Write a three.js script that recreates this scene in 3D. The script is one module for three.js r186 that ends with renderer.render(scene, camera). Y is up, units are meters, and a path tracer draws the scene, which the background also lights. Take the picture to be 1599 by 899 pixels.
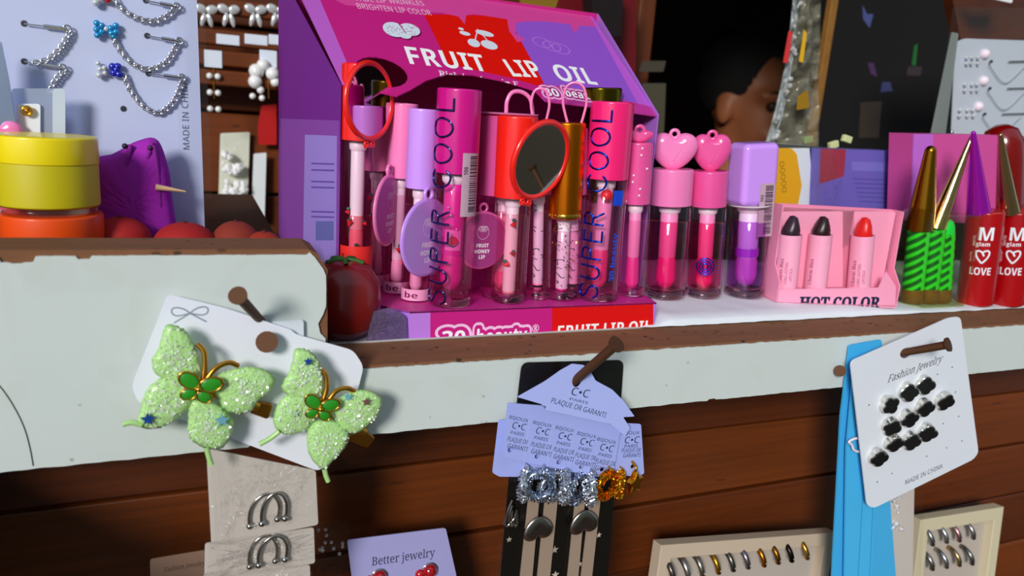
import * as THREE from 'three';
import { RoundedBoxGeometry } from 'three/addons/geometries/RoundedBoxGeometry.js';
import { mergeGeometries, mergeVertices } from 'three/addons/utils/BufferGeometryUtils.js';
import { MarchingCubes } from 'three/addons/objects/MarchingCubes.js';
import { ImprovedNoise } from 'three/addons/math/ImprovedNoise.js';

// ---------- camera, daylight, exposure ----------
const scene = new THREE.Scene();
const W = 1599, H = 899, FPX = 1155;
const camera = new THREE.PerspectiveCamera(2 * Math.atan(H / 2 / FPX) * 180 / Math.PI, W / H, 0.01, 20);
const DEG = Math.PI / 180;
camera.position.set(-0.13, 0.12, 0.31);
camera.rotation.order = 'YXZ';
camera.rotation.set(-13 * DEG, -23.5 * DEG, 4.1 * DEG);
camera.focus = 0.38;
camera.userData.fStop = 10;
scene.background = new THREE.Color().setRGB(0.44, 0.54, 0.70);          // bright hazy sky in front of the open stall
const sun = new THREE.DirectionalLight(new THREE.Color().setRGB(1.0, 0.97, 0.92), 3.2);   // low hazy sun from the left, very soft
sun.position.set(-1.5, 0.95, 1.9); sun.target.position.set(0.05, 0, -0.05);
sun.castShadow = true; sun.shadow.radius = 26; sun.shadow.mapSize.set(2048, 2048);
Object.assign(sun.shadow.camera, { left: -1.2, right: 1.2, top: 1, bottom: -1, near: 0.1, far: 5 });
scene.add(sun, sun.target);
const renderer = new THREE.WebGLRenderer({ antialias: true });
renderer.toneMapping = THREE.LinearToneMapping;
renderer.toneMappingExposure = 0.84;
renderer.shadowMap.enabled = true;
camera.updateMatrixWorld(true);

// ---------- helpers ----------
let seed = 7;
const rnd = (a = 0, b = 1) => { seed = (seed * 1664525 + 1013904223) >>> 0; return a + (b - a) * seed / 4294967296; };
const noise = new ImprovedNoise();
const V = (x, y, z) => new THREE.Vector3(x, y, z);
const C = camera.position.clone(), MQ = camera.quaternion.clone();
const ray = (u, v) => V((u - 799.5) / FPX, -(v - 449.5) / FPX, -1).applyQuaternion(MQ);
const at = (u, v, z) => { const d = ray(u, v); return C.clone().addScaledVector(d, (z - C.z) / d.z); };      // a photo point on the plane z
const onY = (u, v, y) => { const d = ray(u, v); return C.clone().addScaledVector(d, (y - C.y) / d.y); };     // a photo point on the level y
const mpp = (p) => -p.clone().sub(C).applyQuaternion(MQ.clone().invert()).z / FPX;                            // metres for one photo pixel
const used = {};
function numbered(n) { const k = used[n] = (used[n] ?? -1) + 1; return k ? n + '_' + String(k).padStart(3, '0') : n; }
function tag(o, label, category, group, kind) { Object.assign(o.userData, { label, category }); if (group) o.userData.group = group; if (kind) o.userData.kind = kind; return o; }
function thing(name, label, category, p, group) { const g = new THREE.Group(); g.name = numbered(name); if (p) g.position.copy(p); scene.add(g); return tag(g, label, category, group); }
function mesh(name, geo, mat, parent) { const m = new THREE.Mesh(geo, mat); m.name = parent ? name : numbered(name); m.castShadow = m.receiveShadow = true; (parent || scene).add(m); return m; }
function into(parent, m) { parent.updateWorldMatrix(true, false); m.updateWorldMatrix(true, false); scene.add(m); parent.attach(m); return m; }   // keeps the world place
function single(name, geo, mat, label, category, group, kind) { return tag(mesh(name, geo, mat), label, category, group, kind); }
function structure(name, geo, mat, label) { const m = new THREE.Mesh(geo, mat); m.name = name; m.castShadow = m.receiveShadow = true; scene.add(m); Object.assign(m.userData, { kind: 'structure', label, category: name.split('_')[0] }); return m; }
const std = (color, rough = 0.5, o = {}) => new THREE.MeshStandardMaterial({ color, roughness: rough, side: THREE.DoubleSide, ...o });
const phys = (color, rough = 0.5, o = {}) => new THREE.MeshPhysicalMaterial({ color, roughness: rough, side: THREE.DoubleSide, ...o });
const plastic = (color, rough = 0.28) => phys(color, rough, { clearcoat: 0.5, clearcoatRoughness: 0.15 });
const pane = (color = 0xffffff, rough = 0.02) => phys(color, rough, { transmission: 1, thickness: 0, ior: 1.45 });
const film = (color = 0xffffff, rough = 0.02) => phys(color, rough, { transmission: 1, thickness: 0, ior: 1.28 });
const metal = (color, rough = 0.25) => std(color, rough, { metalness: 1 });
const lathe = (pts, seg = 36) => new THREE.LatheGeometry(pts.map(([r, y]) => new THREE.Vector2(r, y)), seg);
const rbox = (w, h, d, r = 0.001, s = 2) => new RoundedBoxGeometry(w, h, d, s, Math.min(r, w / 2.1, h / 2.1, d / 2.1));
const move = (g, x, y, z) => g.translate(x, y, z);
const merge = (list) => mergeGeometries(list.map((g) => { const n = g.index ? g.toNonIndexed() : g; for (const k of Object.keys(n.attributes)) if (!['position', 'normal', 'uv'].includes(k)) n.deleteAttribute(k); return n; }));
const wire = (pts, r, seg = 24, closed = false, rad = 8) => new THREE.TubeGeometry(new THREE.CatmullRomCurve3(pts, closed), seg, r, rad, closed);
function rod(a, b, r0, r1 = r0, seg = 14) { const d = b.clone().sub(a), g = new THREE.CylinderGeometry(r1, r0, d.length(), seg); g.applyQuaternion(new THREE.Quaternion().setFromUnitVectors(V(0, 1, 0), d.clone().normalize())); const m = a.clone().add(b).multiplyScalar(0.5); return g.translate(m.x, m.y, m.z); }
const ball = (r, p, w = 16, h = 12) => new THREE.SphereGeometry(r, w, h).translate(p.x, p.y, p.z);
function canvas(w, h, draw) { const c = document.createElement('canvas'); c.width = Math.round(w); c.height = Math.round(h); const x = c.getContext('2d'); draw(x, c.width, c.height); const t = new THREE.CanvasTexture(c); t.colorSpace = THREE.SRGBColorSpace; t.magFilter = THREE.LinearFilter; t.anisotropy = 4; t.wrapS = t.wrapT = THREE.RepeatWrapping; return t; }
// a plane in the place: origin, two axes; loc() turns a photo point into its own metres
class Plane {
  constructor(o, x = V(1, 0, 0), y = V(0, 1, 0)) { this.o = o; this.x = x.clone().normalize(); this.n = new THREE.Vector3().crossVectors(this.x, y).normalize(); this.y = new THREE.Vector3().crossVectors(this.n, this.x); }
  loc(u, v) { const d = ray(u, v), k = this.o.clone().sub(C).dot(this.n) / d.dot(this.n), p = C.clone().addScaledVector(d, k).sub(this.o); return new THREE.Vector2(p.dot(this.x), p.dot(this.y)); }
  set(m) { m.position.copy(this.o); m.quaternion.setFromRotationMatrix(new THREE.Matrix4().makeBasis(this.x, this.y, this.n)); return m; }
  world(x, y, z = 0) { return this.o.clone().addScaledVector(this.x, x).addScaledVector(this.y, y).addScaledVector(this.n, z); }
}
const flatZ = (z, u = 800, v = 450) => new Plane(at(u, v, z));
const boxOf = (pts) => { const b = new THREE.Box2().setFromPoints(pts); return b; };
function rounded(pts, r) {           // polygon with rounded corners
  const s = new THREE.Shape(), n = pts.length;
  for (let i = 0; i < n; i++) {
    const p = pts[i], a = pts[(i + n - 1) % n].clone().sub(p), b = pts[(i + 1) % n].clone().sub(p), k = Math.min(r, a.length() / 2.2, b.length() / 2.2);
    const s0 = p.clone().add(a.setLength(k)), s1 = p.clone().add(b.setLength(k));
    if (i) s.lineTo(s0.x, s0.y); else s.moveTo(s0.x, s0.y);
    s.quadraticCurveTo(p.x, p.y, s1.x, s1.y);
  }
  s.closePath(); return s;
}
const hole = (x, y, r, ry = r) => { const p = new THREE.Path(); p.absellipse(x, y, r, ry, 0, Math.PI * 2, true); return p; };
function slab(shape, t, uvBox, curve = 10) {       // thickness t behind the front face, uv over uvBox
  const g = new THREE.ExtrudeGeometry(shape, { depth: t, bevelEnabled: false, curveSegments: curve }).translate(0, 0, -t);
  const P = g.attributes.position, U = g.attributes.uv, s = uvBox.getSize(new THREE.Vector2());
  for (let i = 0; i < P.count; i++) U.setXY(i, (P.getX(i) - uvBox.min.x) / s.x, (P.getY(i) - uvBox.min.y) / s.y);
  return g;
}
// print on a plane: draw(ctx, m); m.p(u, v) canvas point of a photo point, m.text(string, from, to, height in photo px)
function print(plane, box, dpm, bg, draw) {
  const s = box.getSize(new THREE.Vector2()), w = s.x * dpm, h = s.y * dpm;
  return canvas(w, h, (ctx) => {
    if (bg) { ctx.fillStyle = bg; ctx.fillRect(0, 0, w, h); }
    const q = (l) => [(l.x - box.min.x) * dpm, (box.max.y - l.y) * dpm];
    const m = { w, h, q, p: (u, v) => q(plane.loc(u, v)), poly(pts, fill) { ctx.fillStyle = fill; ctx.beginPath(); pts.forEach(([u, v], i) => { const c = m.p(u, v); i ? ctx.lineTo(...c) : ctx.moveTo(...c); }); ctx.closePath(); ctx.fill(); },
      line(pts, st, lw) { ctx.strokeStyle = st; ctx.lineWidth = lw; ctx.beginPath(); pts.forEach(([u, v], i) => { const c = m.p(u, v); i ? ctx.lineTo(...c) : ctx.moveTo(...c); }); ctx.stroke(); },
      text(str, a, b, hpx, o = {}) {
        const A = m.p(...a), B = m.p(...b), U = m.p(a[0], a[1] - hpx), L = Math.hypot(B[0] - A[0], B[1] - A[1]), an = Math.atan2(B[1] - A[1], B[0] - A[0]);
        const cap = o.vertical ? Math.hypot(m.p(a[0] - hpx, a[1])[0] - A[0], m.p(a[0] - hpx, a[1])[1] - A[1]) : Math.hypot(U[0] - A[0], U[1] - A[1]);
        ctx.save(); ctx.translate(...A); ctx.rotate(an); ctx.font = (o.font || 'bold $ sans-serif').replace('$', (cap / 0.72).toFixed(1) + 'px');
        ctx.scale(L / ctx.measureText(str).width, 1);
        if (o.slant) ctx.transform(1, 0, -o.slant, 1, 0, 0);
        if (o.outline) { ctx.strokeStyle = o.outline; ctx.lineWidth = cap * (o.ow || 0.5); ctx.lineJoin = 'round'; ctx.strokeText(str, 0, 0); }
        ctx.fillStyle = o.fill || '#fff'; ctx.fillText(str, 0, 0); ctx.restore();
      } };
    draw(ctx, m);
  });
}
const px = (plane, pts) => pts.map(([u, v]) => plane.loc(u, v));
// a flat card from an outline of photo points
function card(name, plane, pts, o, parent) {
  const L = px(plane, pts), b = boxOf(L), sh = rounded(L, o.r ?? 0.0015);
  for (const [u, v, r, ry] of o.holes || []) { const c = plane.loc(u, v); sh.holes.push(hole(c.x, c.y, r, ry)); }
  const map = o.draw ? print(plane, b, o.dpm || 8000, o.bg || '#fff', o.draw) : null;
  const front = o.mat || std(map ? 0xffffff : o.bg || 0xffffff, o.rough ?? 0.45, map ? { map } : {});
  const m = plane.set(mesh(name, slab(sh, o.t ?? 0.0006, b), front, parent ? scene : null));
  if (parent) { scene.remove(m); into(parent, m); }
  return m;
}
function puff(outline, t, rings = 7, back = 0.4, jit = 0) {     // a soft cushion over an outline (local Vector2 list)
  const n = outline.length, c = outline.reduce((a, q) => a.add(q), new THREE.Vector2()).multiplyScalar(1 / n), pos = [], idx = [];
  for (const s of [1, -back]) { const o = pos.length / 3; for (let k = 0; k <= rings; k++) { const f = k / rings, z = t * Math.sqrt(Math.max(0, 1 - Math.pow(f, 2.6))) * s; for (let i = 0; i < n; i++) { const q = outline[i].clone().sub(c).multiplyScalar(f).add(c); pos.push(q.x, q.y, z + (k < rings ? jit * noise.noise(q.x * 700, q.y * 700, 3) : 0)); } }
    for (let k = 0; k < rings; k++) for (let i = 0; i < n; i++) { const a = o + k * n + i, b = o + k * n + (i + 1) % n, d = a + n, e = b + n; s > 0 ? idx.push(a, d, b, b, d, e) : idx.push(a, b, d, b, e, d); } }
  let g = new THREE.BufferGeometry(); g.setAttribute('position', new THREE.Float32BufferAttribute(pos, 3)); g.setIndex(idx); g = mergeVertices(g, 1e-6); g.computeVertexNormals(); return g;
}
const smoothLoop = (pts, n = 60) => new THREE.CatmullRomCurve3(pts.map((q) => V(q.x, q.y, 0)), true, 'centripetal').getSpacedPoints(n).slice(0, -1).map((q) => new THREE.Vector2(q.x, q.y));
function grain(w, h, base, vary, streak, dots = 0) {   // wood
  return canvas(w, h, (x) => {
    const c = new THREE.Color(base), im = x.createImageData(w, h);
    for (let j = 0; j < h; j++) for (let i = 0; i < w; i++) {
      const n = noise.noise(i * 0.012, j * 0.11, 3) * 0.6 + noise.noise(i * 0.05, j * 0.55, 9) * 0.3 + noise.noise(i * 0.004, j * 0.02, 5) * 0.7, k = 1 + vary * n + streak * (noise.noise(i * 0.02, j * 1.3, 1) > 0.35 ? -1 : 0), q = (j * w + i) * 4;
      for (let a = 0; a < 3; a++) im.data[q + a] = Math.max(0, Math.min(255, 255 * Math.pow(Math.max(0, [c.r, c.g, c.b][a] * k), 1 / 2.2)));
      im.data[q + 3] = 255;
    }
    x.putImageData(im, 0, 0);
    for (let k = 0; k < dots; k++) { x.fillStyle = `rgba(20,8,3,${rnd(0.2, 0.7)})`; x.beginPath(); x.ellipse(rnd(0, w), rnd(0, h), rnd(1, 5), rnd(1, 2.5), 0, 0, 7); x.fill(); }
  });
}

// ---------- materials ----------
const M = {
  white: std(0xd3dbd6, 0.34), core: std(0x6b4023, 0.85), liner: std(0xe9edf2, 0.6), rust: std(0x5d3a22, 0.6, { metalness: 0.5 }),
  clear: pane(0xfff4fa), clearP: pane(0xffe8f4), clearR: pane(0xffc4cc), clearV: pane(0xf8e6ff), base: phys(0xffe6f4, 0.03, { transmission: 1, thickness: 0.004, ior: 1.46 }),
  magenta: plastic(0xd90a8a), hot: plastic(0xf50f76), pink: plastic(0xff86c4), rose: plastic(0xf0559f), lilac: plastic(0xd79bff), red: plastic(0xff2418), bright: plastic(0xff1f78), dusk: plastic(0xd5539a),
  stem: std(0xfbe9f2, 0.35), stemP: std(0xff8fc6, 0.35), stemM: std(0xe81fa5, 0.4), gold: metal(0xe0a03a, 0.22), goldB: metal(0xf0b43c, 0.15), silver: metal(0xd9d9dc, 0.16), steel: metal(0xb5b0a8, 0.2),
  navyChrome: metal(0x4a4a8c, 0.12), blueChrome: metal(0x1c3fd0, 0.14), black: std(0x0d0c10, 0.3), mirror: metal(0xc8d2c4, 0.03), bag: film(0xffffff, 0.03), spark: phys(0xffffff, 0.12, { clearcoat: 1, clearcoatRoughness: 0.03 }), frost: phys(0xffffff, 0.35, { transmission: 0.55, thickness: 0, ior: 1.45 }),
  crystal: phys(0xffffff, 0.03, { metalness: 0.55, clearcoat: 1 }), card: std(0xe8ebfa, 0.5),
};
const crinkle = canvas(256, 256, (x) => { x.fillStyle = '#777'; x.fillRect(0, 0, 256, 256); for (let i = 0; i < 90; i++) { x.strokeStyle = rnd() > 0.5 ? 'rgba(255,255,255,0.35)' : 'rgba(0,0,0,0.35)'; x.lineWidth = rnd(2, 9); x.beginPath(); x.moveTo(rnd(0, 256), rnd(0, 256)); x.lineTo(rnd(0, 256), rnd(0, 256)); x.stroke(); } });
M.sleeve = pane(0xffffff, 0.04); M.sleeve.bumpMap = crinkle; M.sleeve.bumpScale = 0.0012; M.bag.bumpMap = crinkle; M.bag.bumpScale = 0.0008;
M.white.map = canvas(1024, 512, (x, w, h) => {      // melamine: grime and scratches
  x.fillStyle = '#fff'; x.fillRect(0, 0, w, h);
  for (let i = 0; i < 260; i++) { x.fillStyle = `rgba(${rnd(150, 190) | 0},${rnd(140, 165) | 0},${rnd(110, 140) | 0},${rnd(0.008, 0.025)})`; x.beginPath(); x.ellipse(rnd(0, w), rnd(0, h), rnd(4, 46), rnd(3, 22), rnd(0, 3), 0, 7); x.fill(); }
  for (let i = 0; i < 70; i++) { x.fillStyle = `rgba(80,70,60,${rnd(0.1, 0.4)})`; x.beginPath(); x.arc(rnd(0, w), rnd(0, h), rnd(0.4, 1.6), 0, 7); x.fill(); }
});
M.core.map = grain(512, 128, '#7d4f2e', 0.25, 0.12, 60); M.core.color.set(0xffffff);
M.core.bumpMap = M.core.map; M.core.bumpScale = 0.0006;
const plankTex = [grain(1024, 128, '#622804', 0.42, 0.14, 12), grain(1024, 128, '#532003', 0.48, 0.18, 16), grain(1024, 128, '#6c2f05', 0.4, 0.12, 10)];
const plankMat = plankTex.map((map) => std(0xffffff, 0.42, { map, bumpMap: map, bumpScale: 0.0008 }));

// ---------- the stall itself ----------
const darkWood = std(0xffffff, 0.6, { map: grain(512, 256, '#4a2410', 0.5, 0.2, 20) });
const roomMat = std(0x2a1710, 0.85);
const slabBox = (x0, x1, y0, y1, z0, z1) => new THREE.BoxGeometry(x1 - x0, y1 - y0, z1 - z0).translate((x0 + x1) / 2, (y0 + y1) / 2, (z0 + z1) / 2);
structure('floor', slabBox(-4, 6, -1.46, -1.42, -2.6, 4), std(0x6e5340, 0.95), 'trodden earth floor running under the stall');
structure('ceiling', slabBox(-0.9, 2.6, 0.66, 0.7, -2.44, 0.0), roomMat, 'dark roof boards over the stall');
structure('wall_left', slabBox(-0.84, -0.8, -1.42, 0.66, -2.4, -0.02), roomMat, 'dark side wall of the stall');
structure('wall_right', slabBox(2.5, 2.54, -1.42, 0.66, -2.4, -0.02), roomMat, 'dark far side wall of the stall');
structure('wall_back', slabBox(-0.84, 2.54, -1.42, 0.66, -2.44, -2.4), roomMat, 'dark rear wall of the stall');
structure('wall_opposite', slabBox(-0.9, 6, -1.42, 2.2, 2.7, 2.8), std(0xb0baa2, 0.9), 'dull green grey building across the lane');
const XB = at(1000, 100, -0.5).x;
{ // boarded partition behind the shelf
  const w = thing('wall_inner', 'brown boarded partition behind the hanging jewellery', 'wall', V(-0.8, -0.1, -0.5)); w.userData.kind = 'structure';
  for (let i = 0; i < 8; i++) { const y = -0.1 + i * 0.082; const m = mesh('plank', rbox(XB + 0.8, 0.079, 0.016, 0.002), plankMat[i % 3], w); m.position.set((XB + 0.8) / 2, y + 0.14 - 0.04, -0.01 - (i % 2) * 0.002); }
}
// the sawn board along the front: brown core under a chipped white face
const YB = -0.0252, YL = 0.0606, YR = 0.0078, NX = at(512, 430, 0).x;
const XW = -0.45, XE = 0.95, TH = 0.026;
{
  const b = thing('shelf_front_board', 'white faced board with raw brown sawn edge, stepped down beside the red tomato', 'board', V(0, YB, 0)); b.userData.kind = 'structure'; b.name = 'trim_1';
  const nick = 0.009, sh = new THREE.Shape();
  sh.moveTo(XW, YB); sh.lineTo(XE, YB); sh.lineTo(XE, YR); sh.lineTo(NX + 0.004, YR); sh.lineTo(NX + 0.0005, YR + 0.004); sh.lineTo(NX, YL - nick); sh.lineTo(NX - 0.004, YL - 0.002); sh.lineTo(NX - 0.008, YL); sh.lineTo(XW, YL); sh.closePath();
  const cg = new THREE.ExtrudeGeometry(sh, { depth: TH, bevelEnabled: false }).translate(0, 0, -TH - 0.0012);
  const P = cg.attributes.position, U = cg.attributes.uv;
  for (let i = 0; i < P.count; i++) { if (P.getZ(i) < -0.02 && Math.abs(P.getY(i) - YR) < 1e-4) P.setY(i, YR + 0.0022); U.setXY(i, P.getX(i) * 6, (P.getY(i) + P.getZ(i)) * 14); }
  cg.computeVertexNormals();
  mesh('core', cg, M.core, b).position.y = -YB;
  const pts = [], chip = (x, base, amp) => base - 0.0006 - amp * (0.5 + 0.5 * noise.noise(x * 160, 2, 7)) - (noise.noise(x * 55, 4, 1) > 0.42 ? 0.0011 * (noise.noise(x * 55, 4, 1) - 0.42) * 6 : 0) - 0.0004 * Math.abs(noise.noise(x * 700, 1, 1));
  for (let x = XW; x < XE; x += 0.0012) pts.push([x, YB + 0.0004 * noise.noise(x * 130, 8, 3) + (noise.noise(x * 50, 1, 8) > 0.45 ? 0.0009 : 0)]);
  for (let x = XE; x > NX + 0.004; x -= 0.0009) pts.push([x, chip(x, YR, 0.0012)]);
  for (const [u, v] of [[540, 548], [518, 528], [500, 520], [497, 505], [505, 490], [511, 478], [512, 450], [509, 430], [505, 420], [492, 402], [484, 394]]) { const p = at(u, v, 0); pts.push([Math.min(p.x, NX - 0.0006), Math.min(p.y, YL)]); }
  const bite = at(25, 398, 0).x;
  for (let x = at(480, 392, 0).x; x > XW; x -= 0.0009) pts.push([x, chip(x, YL, 0.0005) - 0.0012 - (Math.abs(x - bite) < 0.0052 ? 0.0022 : 0) - (Math.abs(x - at(129, 395, 0).x) < 0.0022 ? 0.0012 : 0)]);
  const face = new THREE.Shape(pts.map((p) => new THREE.Vector2(...p)));
  const fg = new THREE.ExtrudeGeometry(face, { depth: 0.0011, bevelEnabled: false }).translate(0, 0, -0.0011);
  const fp = fg.attributes.position, fu = fg.attributes.uv; for (let i = 0; i < fp.count; i++) fu.setXY(i, fp.getX(i) * 2.2, fp.getY(i) * 4.4);
  mesh('laminate', fg, M.white, b).position.y = -YB;
  const cr = [[-20, 585], [0, 603], [22, 635], [38, 668], [47, 700], [52, 727]].map(([u, v]) => at(u, v, 0.00005));
  const k = mesh('crack', wire(cr, 0.00022, 30, false, 6), std(0x2a1c12, 0.9), b); k.position.y = -YB; k.userData.label = 'thin dark curved crack in the white face';
}
structure('trim_2', slabBox(NX - 0.006, XE, -0.004, 0.0092, -0.34, -0.0275), darkWood, 'wooden shelf plank the cosmetics stand on');
structure('trim_3', slabBox(XW, NX - 0.008, 0.03, 0.042, -0.34, -0.0275), darkWood, 'raised shelf plank behind the tall white board');
{ // lower bay: horizontal boards at the back, a floor below
  const w = thing('wall_lower', 'orange brown plank wall under the shelf', 'wall', V(0.2, -0.4, -0.066)); w.userData.kind = 'structure';
  const g0 = at(1180, 760, -0.061).y, gp = g0 - at(1180, 662, -0.061).y;
  for (let i = -2; i < 7; i++) { const m = mesh('plank', rbox(1.7, -gp - 0.0016, 0.014, 0.0014), plankMat[(i + 3) % 3], w); m.position.set(0.1, g0 - gp * i * -1 + 0.4 + gp / 2, -0.002 - ((i + 2) % 2) * 0.0012); m.rotation.z = 0.0012 * ((i + 2) % 3 - 1); }
  structure('trim_4', slabBox(XW - 0.1, 1.1, -0.33, -0.315, -0.08, 0.0), darkWood, 'lower shelf plank');
  structure('trim_5', slabBox(-0.262, -0.248, -0.315, -0.03, -0.06, 0.15), darkWood, 'upright side panel shading the dark end of the lower bay');
}
// crumpled white paper lining the shelf
const padY = (x) => 0.0098 + 0.0058 * THREE.MathUtils.smoothstep(x, 0.100, 0.118) * (1 - 0.62 * THREE.MathUtils.smoothstep(x, 0.26, 0.345));
{
  const nx = 200, nz = 26, g = new THREE.PlaneGeometry(1, 1, nx, nz), P = g.attributes.position, x0 = NX + 0.006, x1 = 0.72;
  for (let j = 0; j <= nz; j++) for (let i = 0; i <= nx; i++) {
    const k = j * (nx + 1) + i, x = x0 + (x1 - x0) * i / nx, t = j / nz;
    let z = -0.0262 - 0.16 * Math.pow(t, 1.6) + 0.0007 * noise.noise(x * 60, 3, 1), y = padY(x) - 0.0003;
    if (x < 0.1) y = t < 0.02 ? 0.0112 + 0.0004 * noise.noise(x * 45, 1, 5) : 0.0094;
    else if (t < 0.16) y = THREE.MathUtils.lerp(0.0106 + 0.0005 * noise.noise(x * 45, 1, 5), Math.max(y, 0.0116), Math.sqrt(t / 0.16));
    y += 0.0003 * noise.noise(x * 90, t * 5, 2) * (x > 0.1 ? 1.6 : 0.3);
    P.setXYZ(k, x, Math.max(y, 0.0093), z);
  }
  g.computeVertexNormals();
  single('shelf_paper', g, M.liner, 'crumpled white paper lining the shelf under the lip gloss tubes', 'paper');
}
// posts of the dark room behind
single('wooden_post', rbox(0.022, 0.62, 0.02, 0.002).translate(at(1000, 60, -0.49).x, 0.25, -0.49), std(0xffffff, 0.6, { map: plankTex[0] }), 'thin brown post at the edge of the dark gap, beside the lip oil carton', 'post');
{ const p = at(1283, 110, -0.34); single('wooden_batten', rbox(0.0095, 0.56, 0.008, 0.001).translate(p.x, 0.28, -0.34), std(0xa98a52, 0.7, { map: grain(128, 512, '#d9b77c', 0.3, 0.15, 10) }), 'tan wooden batten beside the draped clear plastic bag', 'batten'); }

// ---------- lip oil display carton ----------
const YT = 0.0241;       // top of its tray
{
  const B = thing('display_carton', 'magenta, red and purple lip oil display carton with slanted printed header', 'carton', V(0.03, 0.0096, -0.09));
  const inner = std(0xc8187e, 0.5), zF = -0.0285, zR = -0.15, xl = at(640, 490, zF).x, xr = at(1025, 475, zF).x;
  const LF = V(-0.0655, 0, -0.062), LR = V(-0.0855, 0, zR), RF = V(0.1135, 0, -0.058), RR = V(0.118, 0, zR);
  // tray: platform with real holes
  const sh = new THREE.Shape([[xl, zF], [xr, zF], [RF.x, RF.z], [RR.x, RR.z], [LR.x, LR.z], [LF.x, LF.z]].map(([x, z]) => new THREE.Vector2(x, -z)));
  B.userData.tray = undefined; delete B.userData.tray;
  const top = new THREE.ExtrudeGeometry(sh, { depth: 0.0008, bevelEnabled: false }).rotateX(-Math.PI / 2).translate(0, YT - 0.0008, 0);
  into(B, mesh('tray', top, std(0xd02a90, 0.4), scene));
  const fp = new Plane(V(xl, 0.0096, zF)), fl = [new THREE.Vector2(0, 0), new THREE.Vector2(xr - xl, 0), new THREE.Vector2(xr - xl, YT - 0.0096), new THREE.Vector2(0, YT - 0.0096)], fb = boxOf(fl);
  const ft = print(fp, fb, 9000, '#d11f86', (x, m) => {
    m.poly([[600, 470], [672, 470], [672, 560], [600, 560]], '#c983e8');
    m.poly([[862, 460], [1020, 460], [1020, 540], [862, 540]], '#e90d0d');
    m.poly([[1020, 460], [1060, 460], [1060, 540], [1020, 540]], '#bd82e6');
    for (const [c, w] of [['#ffd0f0', 0.85], ['#d11f86', 0.5]]) { m.text('30', [688, 541], [727, 539], 24, { outline: c, ow: w }); m.text('beauty', [742, 539], [822, 534], 24, { outline: c, ow: w }); }
    m.text('30', [688, 541], [727, 539], 24); m.text('beauty', [742, 539], [822, 534], 24);
    m.text('®', [830, 519], [842, 518], 12, { fill: '#ffd0f0' }); m.text('FRUIT LIP OIL', [868, 528], [1016, 518], 19);
  });
  into(B, fp.set(mesh('front_panel', slab(rounded(fl, 0.0001), 0.0006, fb), std(0xffffff, 0.35, { map: ft }), scene)));
  const wall = (name, a, b, mat, y0 = 0.0096, ya = YT, yb = YT) => { const d = b.clone().sub(a); d.y = 0; const pl = new Plane(V(a.x, y0, a.z), d, V(0, 1, 0)), w = d.length(), L = [new THREE.Vector2(0, 0), new THREE.Vector2(w, 0), new THREE.Vector2(w, yb - y0), new THREE.Vector2(0, ya - y0)]; return into(B, pl.set(mesh(name, slab(rounded(L, 0.0001), 0.0006, boxOf(L)), mat, scene))); };
  const lil = std(0xb57be6, 0.4);
  wall('corner_panel', LF, V(xl, 0, zF), lil); wall('corner_panel', V(xr, 0, zF), RF, lil);
  // side walls, back wall
  const yb0 = 0.129, yt0 = 0.1905;
  { const d = LF.clone().sub(LR), pl = new Plane(V(LR.x, 0.0096, LR.z), d, V(0, 1, 0)), w = d.length(), L = [[0, 0], [w, 0], [w, yb0 - 0.0096], [0, yt0 - 0.0096]].map((p) => new THREE.Vector2(...p)), b = boxOf(L);
    const t = print(pl, b, 6000, '#7a2a94', (x, m) => {
      m.poly([[438, 185], [530, 188], [530, 460], [425, 460]], '#8f4cae'); m.poly([[476, 210], [526, 212], [524, 460], [472, 460]], '#a58ae0');
      m.poly([[493, 345], [521, 345], [521, 375], [493, 375]], '#6f6fb8');
      for (const v of [255, 265, 283, 292, 330, 338]) m.line([[486, v], [522, v + 1]], '#6a55b0', 5);
    });
    into(B, pl.set(mesh('side_panel', slab(rounded(L, 0.0001), 0.0006, b), std(0xffffff, 0.4, { map: t }), scene))); }
  wall('side_panel', RF, RR, std(0xb673de, 0.4), 0.0096, yb0 - 0.002, yt0);
  wall('back_panel', LR, RR, inner, 0.0096, yt0, yt0);
  // slanted header with arch cut and finger hole
  const hp = new Plane(V(-0.066, 0.1292, -0.0605), V(1, -0.012, 0), V(0, 0.0615, -0.09));
  const out = [[535, 131], [620, 150], [640, 141], [665, 126], [700, 115], [740, 117], [790, 127], [835, 141], [852, 158], [920, 166], [1026, 181], [921, 20], [455, -36]];
  const L = px(hp, out), b = boxOf(L), hs = new THREE.Shape(L); { const c = hp.loc(596, 112), e = hp.loc(638, 122), f = hp.loc(600, 90); hs.holes.push(hole(c.x, c.y, Math.abs(e.x - c.x), Math.abs(f.y - c.y))); }
  const ht = print(hp, b, 8000, '#cc2484', (x, m) => {
    m.poly([[440, -40], [474, -40], [500, 0], [560, 140], [520, 140]], '#c565cf');
    m.poly([[662, 22], [790, 25], [850, 128], [840, 134], [800, 122], [700, 100]], '#e8150c');
    m.poly([[790, 20], [960, 20], [1040, 190], [1000, 175], [850, 131]], '#9a57d2');
    x.fillStyle = '#e0489c'; x.beginPath(); [[440, -40], [930, 5], [940, 42], [905, 40], [898, 52], [890, 38], [860, 34], [822, 33], [806, 36], [805, 52], [820, 62], [808, 66], [795, 48], [792, 30], [740, 22], [728, 24], [726, 38], [716, 26], [690, 20], [640, 18], [540, 8]].forEach(([u, v], i) => { const c = m.p(u, v); i ? x.lineTo(...c) : x.moveTo(...c); }); x.fill();
    m.poly([[916, 16], [930, 20], [1040, 200], [1004, 176]], '#c65fd8');
    m.poly([[852, 133], [880, 134], [1040, 172], [1040, 200], [840, 170]], '#c83a9c');
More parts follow.
